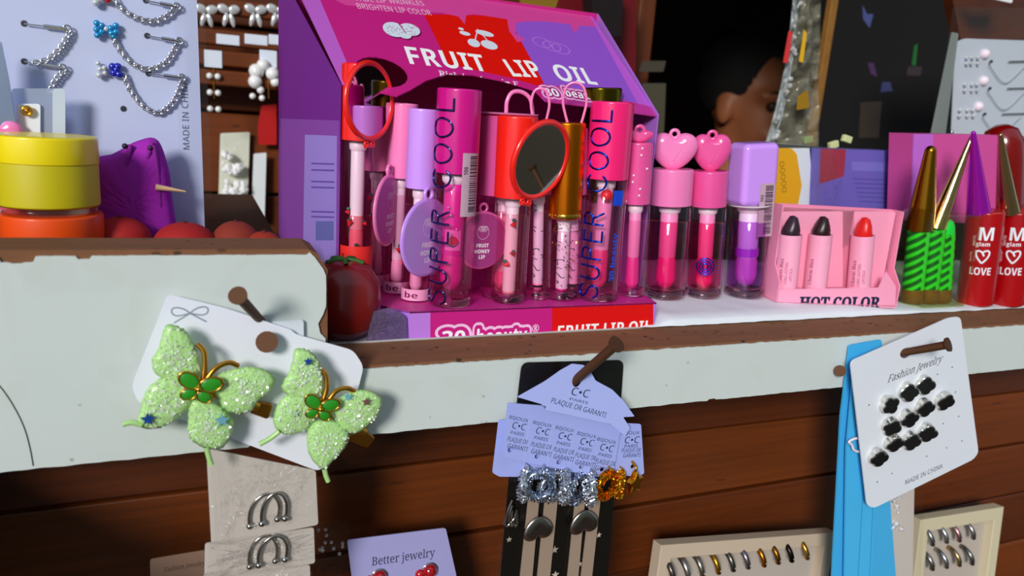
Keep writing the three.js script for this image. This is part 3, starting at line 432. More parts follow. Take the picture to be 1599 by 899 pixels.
// ---------- right end of the shelf: lipsticks, nail pens, red tubes ----------
const PY = 0.0152;
{
  const a = onY(1212, 473, PY), c = onY(1398, 481, PY - 0.001), d = c.clone().sub(a); d.y = 0; const X = d.clone().normalize(), w = d.length();
  const B = thing('lipstick_carton', 'pink open lipstick carton with dark blue lettering on its front lip', 'carton', a);
  const fp = new Plane(a, X), nrm = fp.n, depth = 0.02, pinkM = std(0xffa2c2, 0.5), pinkD = std(0xf58fb4, 0.5), y1 = fp.loc(1215, 322).y;
  const lip = px(fp, [[1212, 473], [1398, 481], [1399, 447], [1384, 424], [1372, 449], [1214, 452]]); const lb = boxOf(lip);
  const lt = print(fp, lb, 7000, '#ffa4c4', (x, m) => m.text('HOT COLOR', [1247, 481], [1372, 481], 17, { font: 'bold $ serif', fill: '#0c1a3c', outline: '#0c1a3c', ow: 0.08 }));
  into(B, fp.set(mesh('front_lip', slab(new THREE.Shape(lip), 0.0007, lb), std(0xffffff, 0.5, { map: lt }), scene)));
  const bp = new Plane(a.clone().addScaledVector(nrm, -depth), X), bo = [[0, 0], [w, 0], [w, y1], [0, y1]].map((p) => new THREE.Vector2(...p));
  into(B, bp.set(mesh('back_panel', slab(rounded(bo, 0.001), 0.0008, boxOf(bo)), pinkD, scene)));
  const side = (o) => { const sp = new Plane(o.clone().addScaledVector(nrm, -depth), nrm), L = [[0, 0], [depth, 0], [depth, fp.loc(1212, 440).y], [depth * 0.55, fp.loc(1212, 415).y], [depth * 0.5, y1], [0, y1]].map((p) => new THREE.Vector2(...p)); into(B, sp.set(mesh('side_panel', slab(new THREE.Shape(L), 0.0007, boxOf(L)), pinkM, scene))); };
  side(a); side(a.clone().addScaledVector(X, w));
  into(B, fp.set(mesh('carton_floor', new THREE.BoxGeometry(w, 0.0008, depth).translate(w / 2, 0.0004, -depth / 2), pinkM, scene)));
  // window frame insert and clear blister in front of the sticks
  const ip = new Plane(a.clone().addScaledVector(nrm, -0.0145), X), io = rounded([[0.002, 0], [w - 0.002, 0], [w - 0.002, y1 - 0.001], [0.002, y1 - 0.001]].map((p) => new THREE.Vector2(...p)), 0.001);
  const win = (u0, u1) => { const p = px(ip, [[u0, 448], [u1, 448], [u1, 330], [u0, 330]]), h = new THREE.Path(); p.forEach((q, i) => (i ? h.lineTo(q.x, q.y) : h.moveTo(q.x, q.y))); h.closePath(); return h; };
  io.holes.push(win(1222, 1316), win(1334, 1386));
  into(B, ip.set(mesh('window_insert', slab(io, 0.0006, new THREE.Box2(new THREE.Vector2(0, 0), new THREE.Vector2(w, y1))), pinkM, scene)));
  const stickTex = (l1, l2, l3) => canvas(256, 512, (x, W2, H2) => { x.fillStyle = '#ffacc9'; x.fillRect(0, 0, W2, H2); x.translate(0, H2); x.rotate(-Math.PI / 2); x.fillStyle = '#a01a58'; x.font = 'bold 50px serif'; x.fillText(l1, 60, 92); x.font = '38px sans-serif'; x.fillText(l2, 60, 140); x.fillText(l3, 96, 186); });
  for (const [label, base, top, tv, col, txt] of [['dark plum lipstick in pale pink tube, leftmost in the lipstick carton', [1236, 464], [1246, 366], 336, 0x2d1626, ['Charm Max', 'LONG LASTING', 'LIPSTICK']], ['near black maroon lipstick in the middle of the lipstick carton', [1283, 465], [1294, 366], 337, 0x2a0710, ['Charm Max', '', '']], ['bright red lipstick, rightmost in the lipstick carton', [1352, 468], [1361, 367], 338, 0xe8150f, ['Charm Max', 'LONG LASTING', 'LIPSTICK']]]) {
    const F = frameOf({ base, top, y: PY + 0.001, w: 41 }); F.p.copy(ip.world(fp.loc(...base).x, 0.001, 0.0062)); const t = thing('lipstick', label, 'lipstick', F.p, 'lipsticks in the pink carton'); t.quaternion.copy(F.q);
    const r = 0.0072, hh = ip.loc(top[0], top[1]).y, tip = ip.loc(top[0], tv).y;
    mesh('barrel', lathe([[0.0001, 0], [r, 0], [r, hh], [r * 0.8, hh], [r * 0.8, hh - 0.003], [0.0001, hh - 0.003]], 30), std(0xffa9c8, 0.35), t);
    mesh('wording', patch(r * 1.012, F.f - 1.2, F.f + 1.1, 0.008, hh - 0.006), std(0xffffff, 0.4, { map: stickTex(...txt) }), t);
    const bg = lathe([[0.0001, hh - 0.002], [r * 0.78, hh - 0.002], [r * 0.78, hh + 0.003], [r * 0.66, (hh + tip) / 2 + 0.001], [r * 0.4, tip - 0.001], [0.0001, tip]], 24), q = bg.attributes.position;
    for (let i = 0; i < q.count; i++) if (q.getY(i) > hh + 0.003) { q.setX(i, q.getX(i) * 0.8 + (q.getY(i) - hh) * 0.12); q.setY(i, q.getY(i) - q.getX(i) * 0.35); } bg.computeVertexNormals();
    mesh('bullet', bg, phys(col, 0.35, { sheen: 0.3 }), t);
  }
  const fl = px(fp, [[1218, 452], [1384, 460], [1390, 328], [1220, 326]]);
  into(B, fp.set(mesh('blister_window', slab(rounded(fl, 0.002), 0.0002, boxOf(fl)), M.bag, scene))).translateZ(-0.0012);
}
{ // clear cup with green patterned nail pens
  const p = onY(1446, 472, 0.0122), s = mpp(p), cup = thing('clear_cup', 'clear plastic cup holding the green nail pens', 'cup', p), hh = at(1450, 332, p.z).y - p.y;
  const pts = [[-1, 0.75], [1, 0.75], [1.06, 0], [1, -0.75], [-1, -0.75], [-1.06, 0]].map(([x, y]) => new THREE.Vector2(x * 56 * s, y * 0.018)), shc = rounded(pts, 0.008), inn = rounded(pts.map((q) => q.clone().multiplyScalar(0.965)), 0.008); shc.holes.push(new THREE.Path(inn.getPoints(8)));
  mesh('wall', new THREE.ExtrudeGeometry(shc, { depth: hh, bevelEnabled: false, curveSegments: 10 }).rotateX(-Math.PI / 2), film(0xfbfff4, 0.05), cup);
  mesh('bottom', new THREE.ExtrudeGeometry(rounded(pts, 0.008), { depth: 0.001, bevelEnabled: false }).rotateX(-Math.PI / 2), film(0xfbfff4, 0.05), cup);
  const rim = rounded(pts, 0.008).getPoints(8).map((q) => V(q.x, hh, -q.y)); mesh('rim', wire(rim, 0.0006, 90, true, 6), film(0xffffff, 0.1), cup);
  const penTex = canvas(128, 256, (x, w, h) => { x.fillStyle = '#2fd322'; x.fillRect(0, 0, w, h); x.lineWidth = 6; for (let k = -2; k < 22; k++) { x.strokeStyle = '#0a5a14'; x.beginPath(); x.moveTo(6, k * 13 + 16); x.quadraticCurveTo(30, k * 13 + 8, 60, k * 13 - 8); x.moveTo(68, k * 13 + 14); x.quadraticCurveTo(94, k * 13 + 8, 124, k * 13 - 8); x.stroke(); } x.fillStyle = '#b8a03a'; x.fillRect(60, 0, 6, h); });
  const goldOld = metal(0xb87a1c, 0.22), bright = metal(0xf2c98a, 0.12);
  for (const [label, b, t, top, cm, dx] of [['green patterned nail pen with long dull gold cap', [1417, 478], [1431, 338], [1453, 236], goldOld, -34], ['green patterned nail pen with slim bright gold cone cap', [1450, 478], [1466, 338], [1518, 212], bright, 0], ['green nail pen with plain green tip', [1482, 478], [1490, 346], null, null, 32]]) {
    const F = frameOf({ base: [b[0], b[1] - 6], top: t, y: 0.0134, w: 33 }); F.p.copy(p).add(V(dx * s * 0.95, 0.0012, 0)); const G = thing('nail_pen', label, 'nail pen', F.p, 'nail pens in the clear cup'); G.quaternion.copy(F.q);
    const r = 0.0072, h0 = F.h * 0.16, h1 = F.h * 0.84;
    mesh('foot', lathe([[0.0001, 0], [r, 0], [r, h0]], 24), std(0x8a5a1a, 0.4, { metalness: 0.4 }), G);
    mesh('barrel', lathe([[r, h0], [r, h1], [r * 0.9, h1 + 0.001], [0.0001, h1 + 0.001]], 28), std(0xffffff, 0.3, { map: penTex }), G);
    if (top) { const e = G.worldToLocal(at(top[0], top[1], F.p.z + 0.004)), s0 = V(0, h1 + 0.001, 0), m0 = s0.clone().lerp(e, 0.3); mesh('cap', merge([rod(s0, m0, r * (cm === goldOld ? 1.2 : 0.95), r * (cm === goldOld ? 1.1 : 0.76), 20), rod(m0, e, r * (cm === goldOld ? 1.1 : 0.76), cm === goldOld ? r * 0.5 : r * 0.16, 20), ball(cm === goldOld ? r * 0.5 : r * 0.16, e)]), cm, G); }
    else mesh('tip', lathe([[r * 0.95, h1], [r * 0.92, h1 + 0.005], [r * 0.75, h1 + 0.0085], [r * 0.35, h1 + 0.0105], [0.0001, h1 + 0.011]], 24), std(0x12d84a, 0.35), G);
  }
}
{ // deep red gloss tubes with white print, cone caps
  const logo = canvas(256, 640, (x, w, h) => { x.fillStyle = '#a8040c'; x.fillRect(0, 0, w, h); x.fillStyle = '#eef0fa'; x.font = 'bold 128px sans-serif'; x.fillText('M', 92, 176, 130); x.font = 'bold 40px sans-serif'; x.fillText('glam', 88, 216, 130); x.save(); x.translate(84, 216); x.rotate(-Math.PI / 2); x.font = '24px sans-serif'; x.fillText('MATTE', 0, 0); x.restore(); x.save(); x.translate(70, 330); x.rotate(-Math.PI / 2); x.font = '18px sans-serif'; x.fillText('liquid lip', 0, 0); x.restore(); x.strokeStyle = '#eef0fa'; x.lineWidth = 12; x.beginPath(); x.moveTo(140, 336); x.bezierCurveTo(70, 270, 100, 226, 138, 262); x.bezierCurveTo(180, 222, 214, 268, 140, 336); x.moveTo(138, 262); x.lineTo(150, 286); x.stroke(); x.font = 'bold 74px sans-serif'; x.fillText('LOVE', 62, 420, 150); });
  const redM = plastic(0xa8040c, 0.25), LG = 'deep red tubes with white print';
  for (const [label, u, cu, capm, tipv] of [['deep red printed tube nearest the nail pens, with violet cone cap', 1530, 1520, std(0xd424dc, 0.18, { metalness: 0.75 }), 208], ['deep red printed tube at the right edge, with pale gold cone cap', 1578, 1562, metal(0xd8a878, 0.14), 211]]) {
    const F = frameOf({ base: [u - 8, 472], top: [u + 10, 328], y: 0.0125, w: 52 }), t = thing('red_lip_tube', label, 'lip gloss', F.p, LG); t.quaternion.copy(F.q); const r = F.r, h = F.h;
    mesh('body', lathe([[0.0001, 0], [r * 0.95, 0], [r, 0.001], [r, h - 0.001], [r * 0.9, h], [0.0001, h]], 36), redM, t);
    mesh('white_print', patch(r * 1.008, F.f - 1.0, F.f + 1.0, h * 0.02, h * 0.98), std(0xffffff, 0.28, { map: logo }), t);
    const e = t.worldToLocal(at(cu, tipv, F.p.z)), s0 = V(e.x * 0.35, h, 0); mesh('cap', merge([rod(s0, e, r * 0.62, r * 0.13, 22), ball(r * 0.13, e)]), capm, t);
  }
  // silver cone, dark red dome
  { const F = frameOf({ base: [1462, 440], top: [1470, 330], y: 0.0125, w: 30 }), t = thing('silver_nail_pen', 'slim silver cone capped pen behind the gold cones', 'nail pen', F.p); t.quaternion.copy(F.q); const e = t.worldToLocal(at(1486, 206, F.p.z)); mesh('barrel', lathe([[0.0001, 0], [0.007, 0], [0.007, F.h], [0.0001, F.h]], 20), std(0x2ab84a, 0.4), t); mesh('cap', merge([rod(V(0, F.h, 0), e, 0.006, 0.0014, 20), ball(0.0014, e)]), metal(0xc8dfe4, 0.1), t); }
  { const F = frameOf({ base: [1562, 445], top: [1564, 195], y: 0.0125, w: 62 }), t = thing('red_dome_bottle', 'dark red bottle with tall rounded top behind the gold cone', 'bottle', F.p); t.quaternion.copy(F.q); const r = F.r, h = F.h; mesh('body', lathe([[0.0001, 0], [r, 0], [r, h * 0.52], [r * 0.97, h * 0.53]], 36), std(0x7a0608, 0.3), t); mesh('cap', lathe([[r * 0.96, h * 0.53], [r * 0.97, h * 0.8], [r * 0.9, h * 0.9], [r * 0.66, h * 0.97], [r * 0.3, h * 0.997], [0.0001, h]], 36), plastic(0x780505, 0.22), t); }
}
// cartons behind them
function carton(label, cat, pts, z, depth, col, draw, parts) {
  const pl = flatZ(z, pts[0][0], pts[0][1]), L = px(pl, pts), b = boxOf(L), t = thing('small_carton', label, cat, V(pl.o.x, pl.o.y, z - depth / 2));
  into(t, pl.set(mesh('front_panel', slab(new THREE.Shape(L), 0.0008, b), std(draw ? 0xffffff : col, 0.4, draw ? { map: print(pl, b, 4500, '#' + col.toString(16).padStart(6, '0'), draw) } : {}), scene)));
  const bk = into(t, pl.set(mesh('carton_body', slab(new THREE.Shape(L.map((q) => q.clone().multiplyScalar(0.999))), depth, b), std(col, 0.5), scene))); bk.translateZ(-0.0009); return t;
}
carton('pink and violet carton standing behind the cone capped pens', 'carton', [[1422, 345], [1560, 350], [1568, 211], [1427, 209]], -0.075, 0.02, 0xd94f9e, (x, m) => { m.poly([[1400, 360], [1452, 360], [1458, 200], [1400, 200]], '#c86ad6'); });
carton('orange red carton edge at the far right behind the dark red bottle', 'carton', [[1575, 350], [1650, 350], [1655, 214], [1586, 214]], -0.085, 0.02, 0xe03222);
carton('blue violet printed carton in clear wrap behind the lipstick carton', 'carton', [[1279, 330], [1402, 336], [1406, 236], [1283, 232]], -0.105, 0.02, 0x6e62bc, (x, m) => { m.poly([[1270, 225], [1322, 225], [1318, 275], [1270, 290]], '#a03448'); for (let i = 0; i < 6; i++) m.line([[1332 + i * 2, 279 + i * 7], [1388, 281 + i * 7]], '#4b4a9c', 3); m.poly([[1330, 252], [1388, 254], [1388, 268], [1330, 266]], '#7c74cc'); });
carton('small yellow and white carton with dark edge beside the lilac cap', 'carton', [[1206, 330], [1272, 332], [1278, 228], [1208, 224]], -0.115, 0.015, 0xe0e6ea, (x, m) => { m.poly([[1200, 340], [1242, 340], [1252, 290], [1244, 240], [1236, 232], [1200, 228]], '#e8a81a'); m.poly([[1264, 230], [1280, 230], [1276, 340], [1268, 280]], '#1e2838'); m.poly([[1200, 220], [1284, 222], [1284, 231], [1200, 231]], '#4a5048'); m.text('OOOOO', [1229, 300], [1224, 250], 7, { vertical: 1, fill: '#8a6a10', font: '$ sans-serif' }); });
{ const pl = flatZ(-0.098, 1280, 320); card('clear_wrap', pl, [[1260, 333], [1318, 335], [1312, 240], [1270, 222]], { mat: M.bag, t: 0.0002 }); tag(scene.children[scene.children.length - 1], 'crinkled clear wrap over the end of the blue violet carton', 'wrap'); }
for (const [u, v, a] of [[1261, 218, 0.2], [1301, 226, 0.3], [1322, 217, -0.2]]) { const p = at(u, v, -0.14); single('foam_scrap', rbox(0.0085, 0.0055, 0.004, 0.0008).rotateZ(a).translate(p.x, p.y, p.z), std(u < 1270 ? 0x93a06c : 0xd8dba0, 0.6), ['green scrap', 'pale yellow bit lower', 'pale yellow bit higher'][u < 1270 ? 0 : u < 1310 ? 1 : 2] + ' lying on top of the cartons behind the lipsticks', 'scrap'); const q = p.clone(); }

// ---------- behind the tall board at left ----------
{
  const jar = (label, u, w, vt, vs, vb, lid, body, z, grp) => { const p = at(u, vb, z), s = mpp(p), r = w * s / 2, t = thing('cosmetic_jar', label, 'jar', p, grp), H1 = at(u, vt, z).y - p.y, h0 = vs ? at(u, vs, z).y - p.y : 0; if (vs) mesh('jar_body', lathe([[0.0001, 0], [r * 0.97, 0], [r * 0.985, 0.001], [r * 0.985, h0], [r * 0.9, h0]], 48), body, t); mesh('lid', lathe([[r * 0.9, h0], [r, h0 + 0.0003], [r, H1 - 0.001], [r * 0.97, H1], [0.0001, H1]], 48), lid, t); return t; };
  jar('orange lidded jar under the yellow one', 86, 140, 331, 380, 398, plastic(0xf85000, 0.5), M.frost, -0.06);
  const j = jar('yellow jar with bright yellow lid stacked on the orange jar', 78, 142, 211, 253, 319, plastic(0xffe600, 0.45), phys(0xdccc00, 0.5, { transmission: 0.15, thickness: 0 }), -0.06);
  const s = mpp(j.position), y0 = at(78, 330, -0.06).y - j.position.y; mesh('jar_foot', lathe([[0.0001, y0], [66 * s, y0], [66 * s, 0], [40 * s, 0]], 40), pane(0xfff2d8, 0.1), j);
}
{ // pouch
  const pl = flatZ(-0.085, 200, 300), L = px(pl, [[149, 400], [268, 400], [268, 300], [262, 258], [243, 216], [214, 220], [176, 240], [149, 249]]), g = puff(smoothLoop(L, 90), 0.007, 10, 0.5, 0.0006);
  const t = thing('velvet_pouch', 'purple velvet pouch with drawn top behind the yellow jar', 'pouch', pl.world(0, 0)); into(t, pl.set(mesh('bag', g, phys(0xa51ab0, 0.85, { sheen: 1, sheenColor: new THREE.Color(0xd86ae8), sheenRoughness: 0.5 }), scene)));
  for (const c of [[[238, 222], [226, 262], [222, 310]], [[240, 226], [246, 270], [250, 330]], [[204, 226], [196, 262], [180, 296]]]) into(t, mesh('fold', wire(c.map(([u, v]) => at(u, v, -0.0805)), 0.0012, 20), std(0x8a1496, 0.85), scene));
  for (const [u, v] of [[195, 228], [235, 231]]) into(t, mesh('bead', ball(0.0013, at(u, v, -0.08)), std(0x2a1030, 0.4), scene));
  const a = at(243, 292, -0.0785), b = at(290, 299, -0.0785); const p = single('wooden_pick', merge([rod(a, b, 0.0016, 0.0004, 8)]), std(0xd9b08a, 0.6), 'pale wooden stick pointing right from the purple pouch', 'stick');
}
// red pompoms along the shelf
const domeM = [std(0xa81414, 0.75), std(0x8a2a18, 0.8), std(0x9a2810, 0.8)];
for (const [u, vt, r, z, m, label] of [[187, 338, 44, -0.07, 0, 'dark red ball behind the orange jar'], [288, 347, 46, -0.06, 0, 'dark red ball in front of the hanging earring card'], [368, 345, 36, -0.062, 1, 'brownish red ball at the right end of the tall board'], [412, 361, 30, -0.055, 2, 'small rust coloured ball nearest the lip oil carton']]) {
  const c0 = at(u, vt, z), s = mpp(c0), t = thing('felt_ball', label, 'ball', V(c0.x, 0.042, z), 'red balls behind the tall board'), R = Math.max(r * s, 0.4 * (c0.y - 0.042)), h = c0.y - 0.042;
  const g = new THREE.SphereGeometry(1, 32, 24); g.scale(r * s, h / 2, r * s).translate(0, h / 2, 0); mesh('felt', g, domeM[m], t); mesh('button', ball(0.0012, V(0, h * 0.985, 0.001), 10, 8), std(0x5a1010, 0.8), t);
}
{ // tomato shaped pot in the notch
  const p = onY(536, 524, 0.0097), s = mpp(p), R = 58 * s, hh = (at(540, 404, p.z).y - p.y), t = thing('tomato_pot', 'dark red tomato shaped pot with green leaves beside the stepped board', 'pot', p);
  mesh('fruit', lathe([[0.0001, 0], [R * 0.55, 0.001], [R * 0.9, hh * 0.18], [R, hh * 0.45], [R * 0.93, hh * 0.72], [R * 0.66, hh * 0.92], [R * 0.3, hh * 0.985], [0.0001, hh * 0.97]], 48), plastic(0x8c0808, 0.42), t);
  for (let i = 0; i < 5; i++) { const a = i * 1.257 + 0.4; mesh('leaf', wire([V(0, hh * 0.985, 0), V(R * 0.2 * Math.cos(a), hh * 0.995, R * 0.2 * Math.sin(a)), V(R * 0.5 * Math.cos(a), hh * 0.965, R * 0.5 * Math.sin(a))], 0.0012, 10, false, 6), std(0x2c5c1a, 0.6), t); }
}
{ // clear wrapped corner beside the tomato
  const pl = flatZ(-0.0275, 600, 500), m = card('clear_packet', pl, [[572, 534], [637, 531], [634, 494], [612, 480], [582, 486]], { mat: phys(0xc0a8d0, 0.12, { transmission: 0.8, thickness: 0, bumpMap: crinkle, bumpScale: 0.0012 }), t: 0.0006 }); tag(m, 'crinkled clear packet between tomato pot and lip oil carton', 'packet');
}

// ---------- hung on nails along the board ----------
function nail(label, through, zc, head, zh, r = 0.0022) {
  const a = at(through[0], through[1], zc), b = at(head[0], head[1], zh), d = b.clone().sub(a).normalize(), e = a.clone().addScaledVector(d, -(zc + 0.006) / d.z), t = thing('nail', label, 'nail', e);
  into(t, mesh('shaft', rod(e, b, r * 0.8, r, 12), M.rust, scene)); into(t, mesh('head', merge([rod(b.clone().addScaledVector(d, -0.0008), b.clone().addScaledVector(d, 0.0008), r * 1.55, r * 1.7, 16)]), M.rust, scene)); return t;
}
nail('rusty nail sticking up above the hair clip card', [404, 497], 0.0035, [372, 462], 0.026, 0.0021);
nail('round nail head pressed on the white hair clip card', [419, 536], 0.004, [417, 534], 0.009, 0.0026);
nail('long rusty nail holding the pale blue jewellery cards', [900, 592], 0.013, [962, 538], 0.034, 0.0024);
nail('rusty nail holding the white stud earring card', [1412, 550], 0.014, [1480, 538], 0.034, 0.0025);
nail('small old nail head beside the blue cards', [1314, 580], 0.001, [1312, 579], 0.004, 0.002);
// hair clip card with two butterflies
const glitterFlake = new THREE.CircleGeometry(0.00042, 5), glitterMat = phys(0xf2ffe2, 0.12, { metalness: 0.35, clearcoat: 1 });
const wingMat = phys(0xbcec92, 0.42, { clearcoat: 0.7, clearcoatRoughness: 0.2, bumpMap: canvas(256, 256, (x) => { x.fillStyle = '#555'; x.fillRect(0, 0, 256, 256); for (let i = 0; i < 2600; i++) { const g = rnd(0, 255) | 0; x.fillStyle = `rgb(${g},${g},${g})`; x.fillRect(rnd(0, 256), rnd(0, 256), 2.5, 2.5); } }), bumpScale: 0.0004 });
function wing(parent, pl, pts, t, tail) {
  const L = smoothLoop(((q) => { const c = q.reduce((a, b) => a.add(b), new THREE.Vector2()).multiplyScalar(1 / q.length); return q.map((b) => b.clone().sub(c).multiplyScalar(1.12).add(c).lerp(new THREE.Vector2(0, 0), 0.05)); })(px(pl, pts)), 70).map((q, i) => q.clone().add(new THREE.Vector2(noise.noise(i * 0.9, 1, 1), noise.noise(i * 0.9, 5, 2)).multiplyScalar(0.0007))), g = puff(L, t, 7, 0.35, 0.0005), P = g.attributes.position, b = boxOf(L), u = []; for (let i = 0; i < P.count; i++) u.push((P.getX(i) - b.min.x) * 60, (P.getY(i) - b.min.y) * 60); g.setAttribute('uv', new THREE.Float32BufferAttribute(u, 2));
  const w = into(parent, pl.set(mesh('wing', g, wingMat, scene))), N = 230, im = new THREE.InstancedMesh(glitterFlake, glitterMat, N), D = new THREE.Object3D(), Nn = g.attributes.normal; im.name = 'glitter'; im.userData.kind = 'stuff'; im.castShadow = im.receiveShadow = true;
  const front = []; for (let i = 0; i < P.count; i++) if (P.getZ(i) > 0.0002) front.push(i);
  for (let i = 0; i < N; i++) { const k = front[Math.floor(rnd(0, front.length))]; D.position.set(P.getX(k) + rnd(-0.0007, 0.0007), P.getY(k) + rnd(-0.0007, 0.0007), P.getZ(k) + 0.0002); D.rotation.set(rnd(-0.7, 0.7), rnd(-0.7, 0.7), rnd(0, 6)); const s = rnd(0.5, 1.5); D.scale.set(s, s, s); D.updateMatrix(); im.setMatrixAt(i, D.matrix); }
  w.add(im);
  if (tail) into(parent, mesh('wing_tail', wire(tail.map(([a, c]) => pl.world(...pl.loc(a, c).toArray(), 0.0008)), 0.0011, 14, false, 7), wingMat, scene));
  return w;
}
function star5(r, q = 0.42) { return new THREE.Shape(Array.from({ length: 10 }, (_, i) => new THREE.Vector2(Math.sin(i * Math.PI / 5) * r * (i % 2 ? q : 1), Math.cos(i * Math.PI / 5) * r * (i % 2 ? q : 1)))); }
{
  const pl = flatZ(0.0045, 400, 600);
  const cd = card('hair_clip_card', pl, [[262, 459], [352, 481], [455, 515], [462, 522], [552, 547], [568, 572], [551, 640], [546, 690], [498, 736], [216, 629], [205, 603]], { r: 0.003, t: 0.0008, dpm: 7000, bg: '#eef0fb', holes: [], draw: (x, m) => { const c = m.p(297, 489), s = m.p(324, 489)[0] - c[0]; x.strokeStyle = '#8d96a6'; x.lineWidth = 4; x.save(); x.translate(...c); for (const k of [-1, 1]) { x.beginPath(); x.moveTo(0, 0); x.bezierCurveTo(k * s * 0.5, -s * 0.55, k * s * 1.25, -s * 0.5, k * s, 0); x.bezierCurveTo(k * s * 0.8, s * 0.25, k * s * 0.4, s * 0.1, 0, 0); x.stroke(); x.beginPath(); x.moveTo(0, 0); x.quadraticCurveTo(k * s * 0.4, s * 0.25, k * s * 0.95, s * 0.6); x.stroke(); } x.restore(); } });
  tag(cd, 'white card with a drawn bow carrying two butterfly hair clips', 'card');
  const c2 = card('paper_slip', flatZ(0.0022, 450, 510), [[424, 502], [474, 499], [475, 560], [420, 560]], { bg: 0xdde3ea, t: 0.0005 }); tag(c2, 'pale paper slip peeking above the hair clip card', 'paper');
  const fly = (label, c, wings, tails, center, ca, ants, clip) => {
    const wp = flatZ(0.014, ...c), t = thing('butterfly_clip', label, 'hair clip', wp.o.clone(), 'butterfly hair clips');
    wings.forEach((w, i) => wing(t, wp, w, 0.0022, tails[i]));
    const cp = flatZ(0.0182, ...center), s = mpp(cp.o), G = t;
    // small enamel butterfly at the centre: gold rim, green inlay
    const cx = new THREE.Group(); cx.name = 'center_charm'; scene.add(cx); cp.set(cx); cx.rotateZ(ca); into(t, cx);
    for (const [x, y, a, b] of [[-0.5, 0.3, 0.52, 0.36], [0.5, 0.3, 0.52, 0.36], [-0.36, -0.36, 0.36, 0.28], [0.36, -0.36, 0.36, 0.28]]) {
      const e = 25 * s * 1.3 * (c[0] < 400 ? 1 : 0.85), g = new THREE.SphereGeometry(1, 20, 12).scale(a * e, b * e, 0.0009).rotateZ(x * y > 0 ? 0.45 : -0.45).translate(x * e, y * e, 0); mesh('enamel', g, plastic(0x2c9420, 0.3), cx);
      const tr = new THREE.TorusGeometry(1, 0.14, 8, 28).scale(a * e, b * e, 0.004).rotateZ(x * y > 0 ? 0.45 : -0.45).translate(x * e, y * e, 0.0002); mesh('gold_rim', tr, M.gold, cx);
    }
    mesh('pearl', ball(0.0011, V(0, 0, 0.0012)), M.goldB, cx);
    for (const a of ants) into(t, mesh('antenna', wire(a.map(([u, v], i) => at(u, v, 0.0165 - i * 0.001)), 0.0011, 24, false, 8), M.gold, scene));
    const kp = flatZ(0.0065, ...clip[0]), K = px(kp, clip); into(t, kp.set(mesh('clip', new THREE.ExtrudeGeometry(rounded(K, 0.001), { depth: 0.002, bevelEnabled: true, bevelSize: 0.0004, bevelThickness: 0.0004, bevelSegments: 2 }), metal(0xc9822e, 0.25), scene)));
    const b0 = at(center[0], center[1], 0.008), b1 = at(clip[0][0] + 10, clip[0][1] + 10, 0.008); into(t, mesh('clip_spring', rod(b0, b1, 0.002, 0.002, 10), M.gold, scene));
    return t;
  };
  const A = fly('larger pale green glitter butterfly clip at the left of the card', [312, 600], [
    [[260, 507], [284, 514], [300, 536], [309, 566], [306, 592], [292, 606], [262, 592], [243, 580], [237, 560], [248, 540], [253, 520]],
    [[256, 592], [290, 606], [298, 624], [281, 646], [252, 666], [226, 669], [212, 660], [217, 645], [221, 625], [232, 606]],
    [[302, 628], [330, 631], [350, 644], [363, 660], [360, 682], [345, 701], [318, 699], [298, 684], [297, 655]],
    [[341, 592], [372, 578], [408, 577], [430, 592], [424, 610], [406, 625], [395, 640], [378, 645], [358, 640], [346, 620]]], [null, [[222, 662], [205, 658], [192, 661]], [[322, 696], [326, 712], [330, 724]], null], [310, 606], -0.28, [[[316, 598], [320, 572], [318, 548], [308, 537]], [[322, 592], [338, 574], [358, 566], [372, 571]]], [[394, 625], [424, 630], [417, 650], [390, 640]]);
  const Bf = fly('smaller pale green glitter butterfly clip at the right of the card', [500, 640], [
    [[460, 544], [478, 545], [494, 560], [502, 590], [499, 614], [482, 622], [448, 612], [440, 600], [450, 580], [456, 562]],
    [[444, 620], [480, 622], [490, 640], [483, 664], [462, 676], [440, 676], [427, 662], [430, 640]],
    [[488, 666], [520, 660], [543, 680], [538, 700], [521, 720], [506, 733], [490, 720], [482, 700]],
    [[521, 636], [545, 616], [575, 611], [597, 624], [592, 645], [575, 665], [556, 676], [536, 666], [526, 652]]], [null, [[436, 672], [420, 684], [405, 692]], [[506, 730], [509, 742], [512, 750]], null], [500, 637], -0.3, [[[503, 630], [510, 605], [508, 585], [498, 574]], [[510, 628], [526, 610], [542, 606], [554, 611]]], [[560, 665], [583, 682], [572, 695], [540, 682]]);
  for (const [p, u, v, col, r] of [[A, 231, 654, 0x2450a0, 9], [A, 347, 656, 0x7ec0d8, 9], [Bf, 481, 564, 0x2a4ab0, 6], [Bf, 543, 619, 0x7fd0dc, 6], [Bf, 461, 645, 0xcdeec0, 6], [Bf, 572, 627, 0x8a5a5a, 6]]) { const sp = flatZ(0.0172, u, v); into(p, sp.set(mesh('star', new THREE.ExtrudeGeometry(star5(r * 1.3 * mpp(sp.o)), { depth: 0.0004, bevelEnabled: false }), std(col, 0.25, { metalness: 0.3 }), scene))); }
}
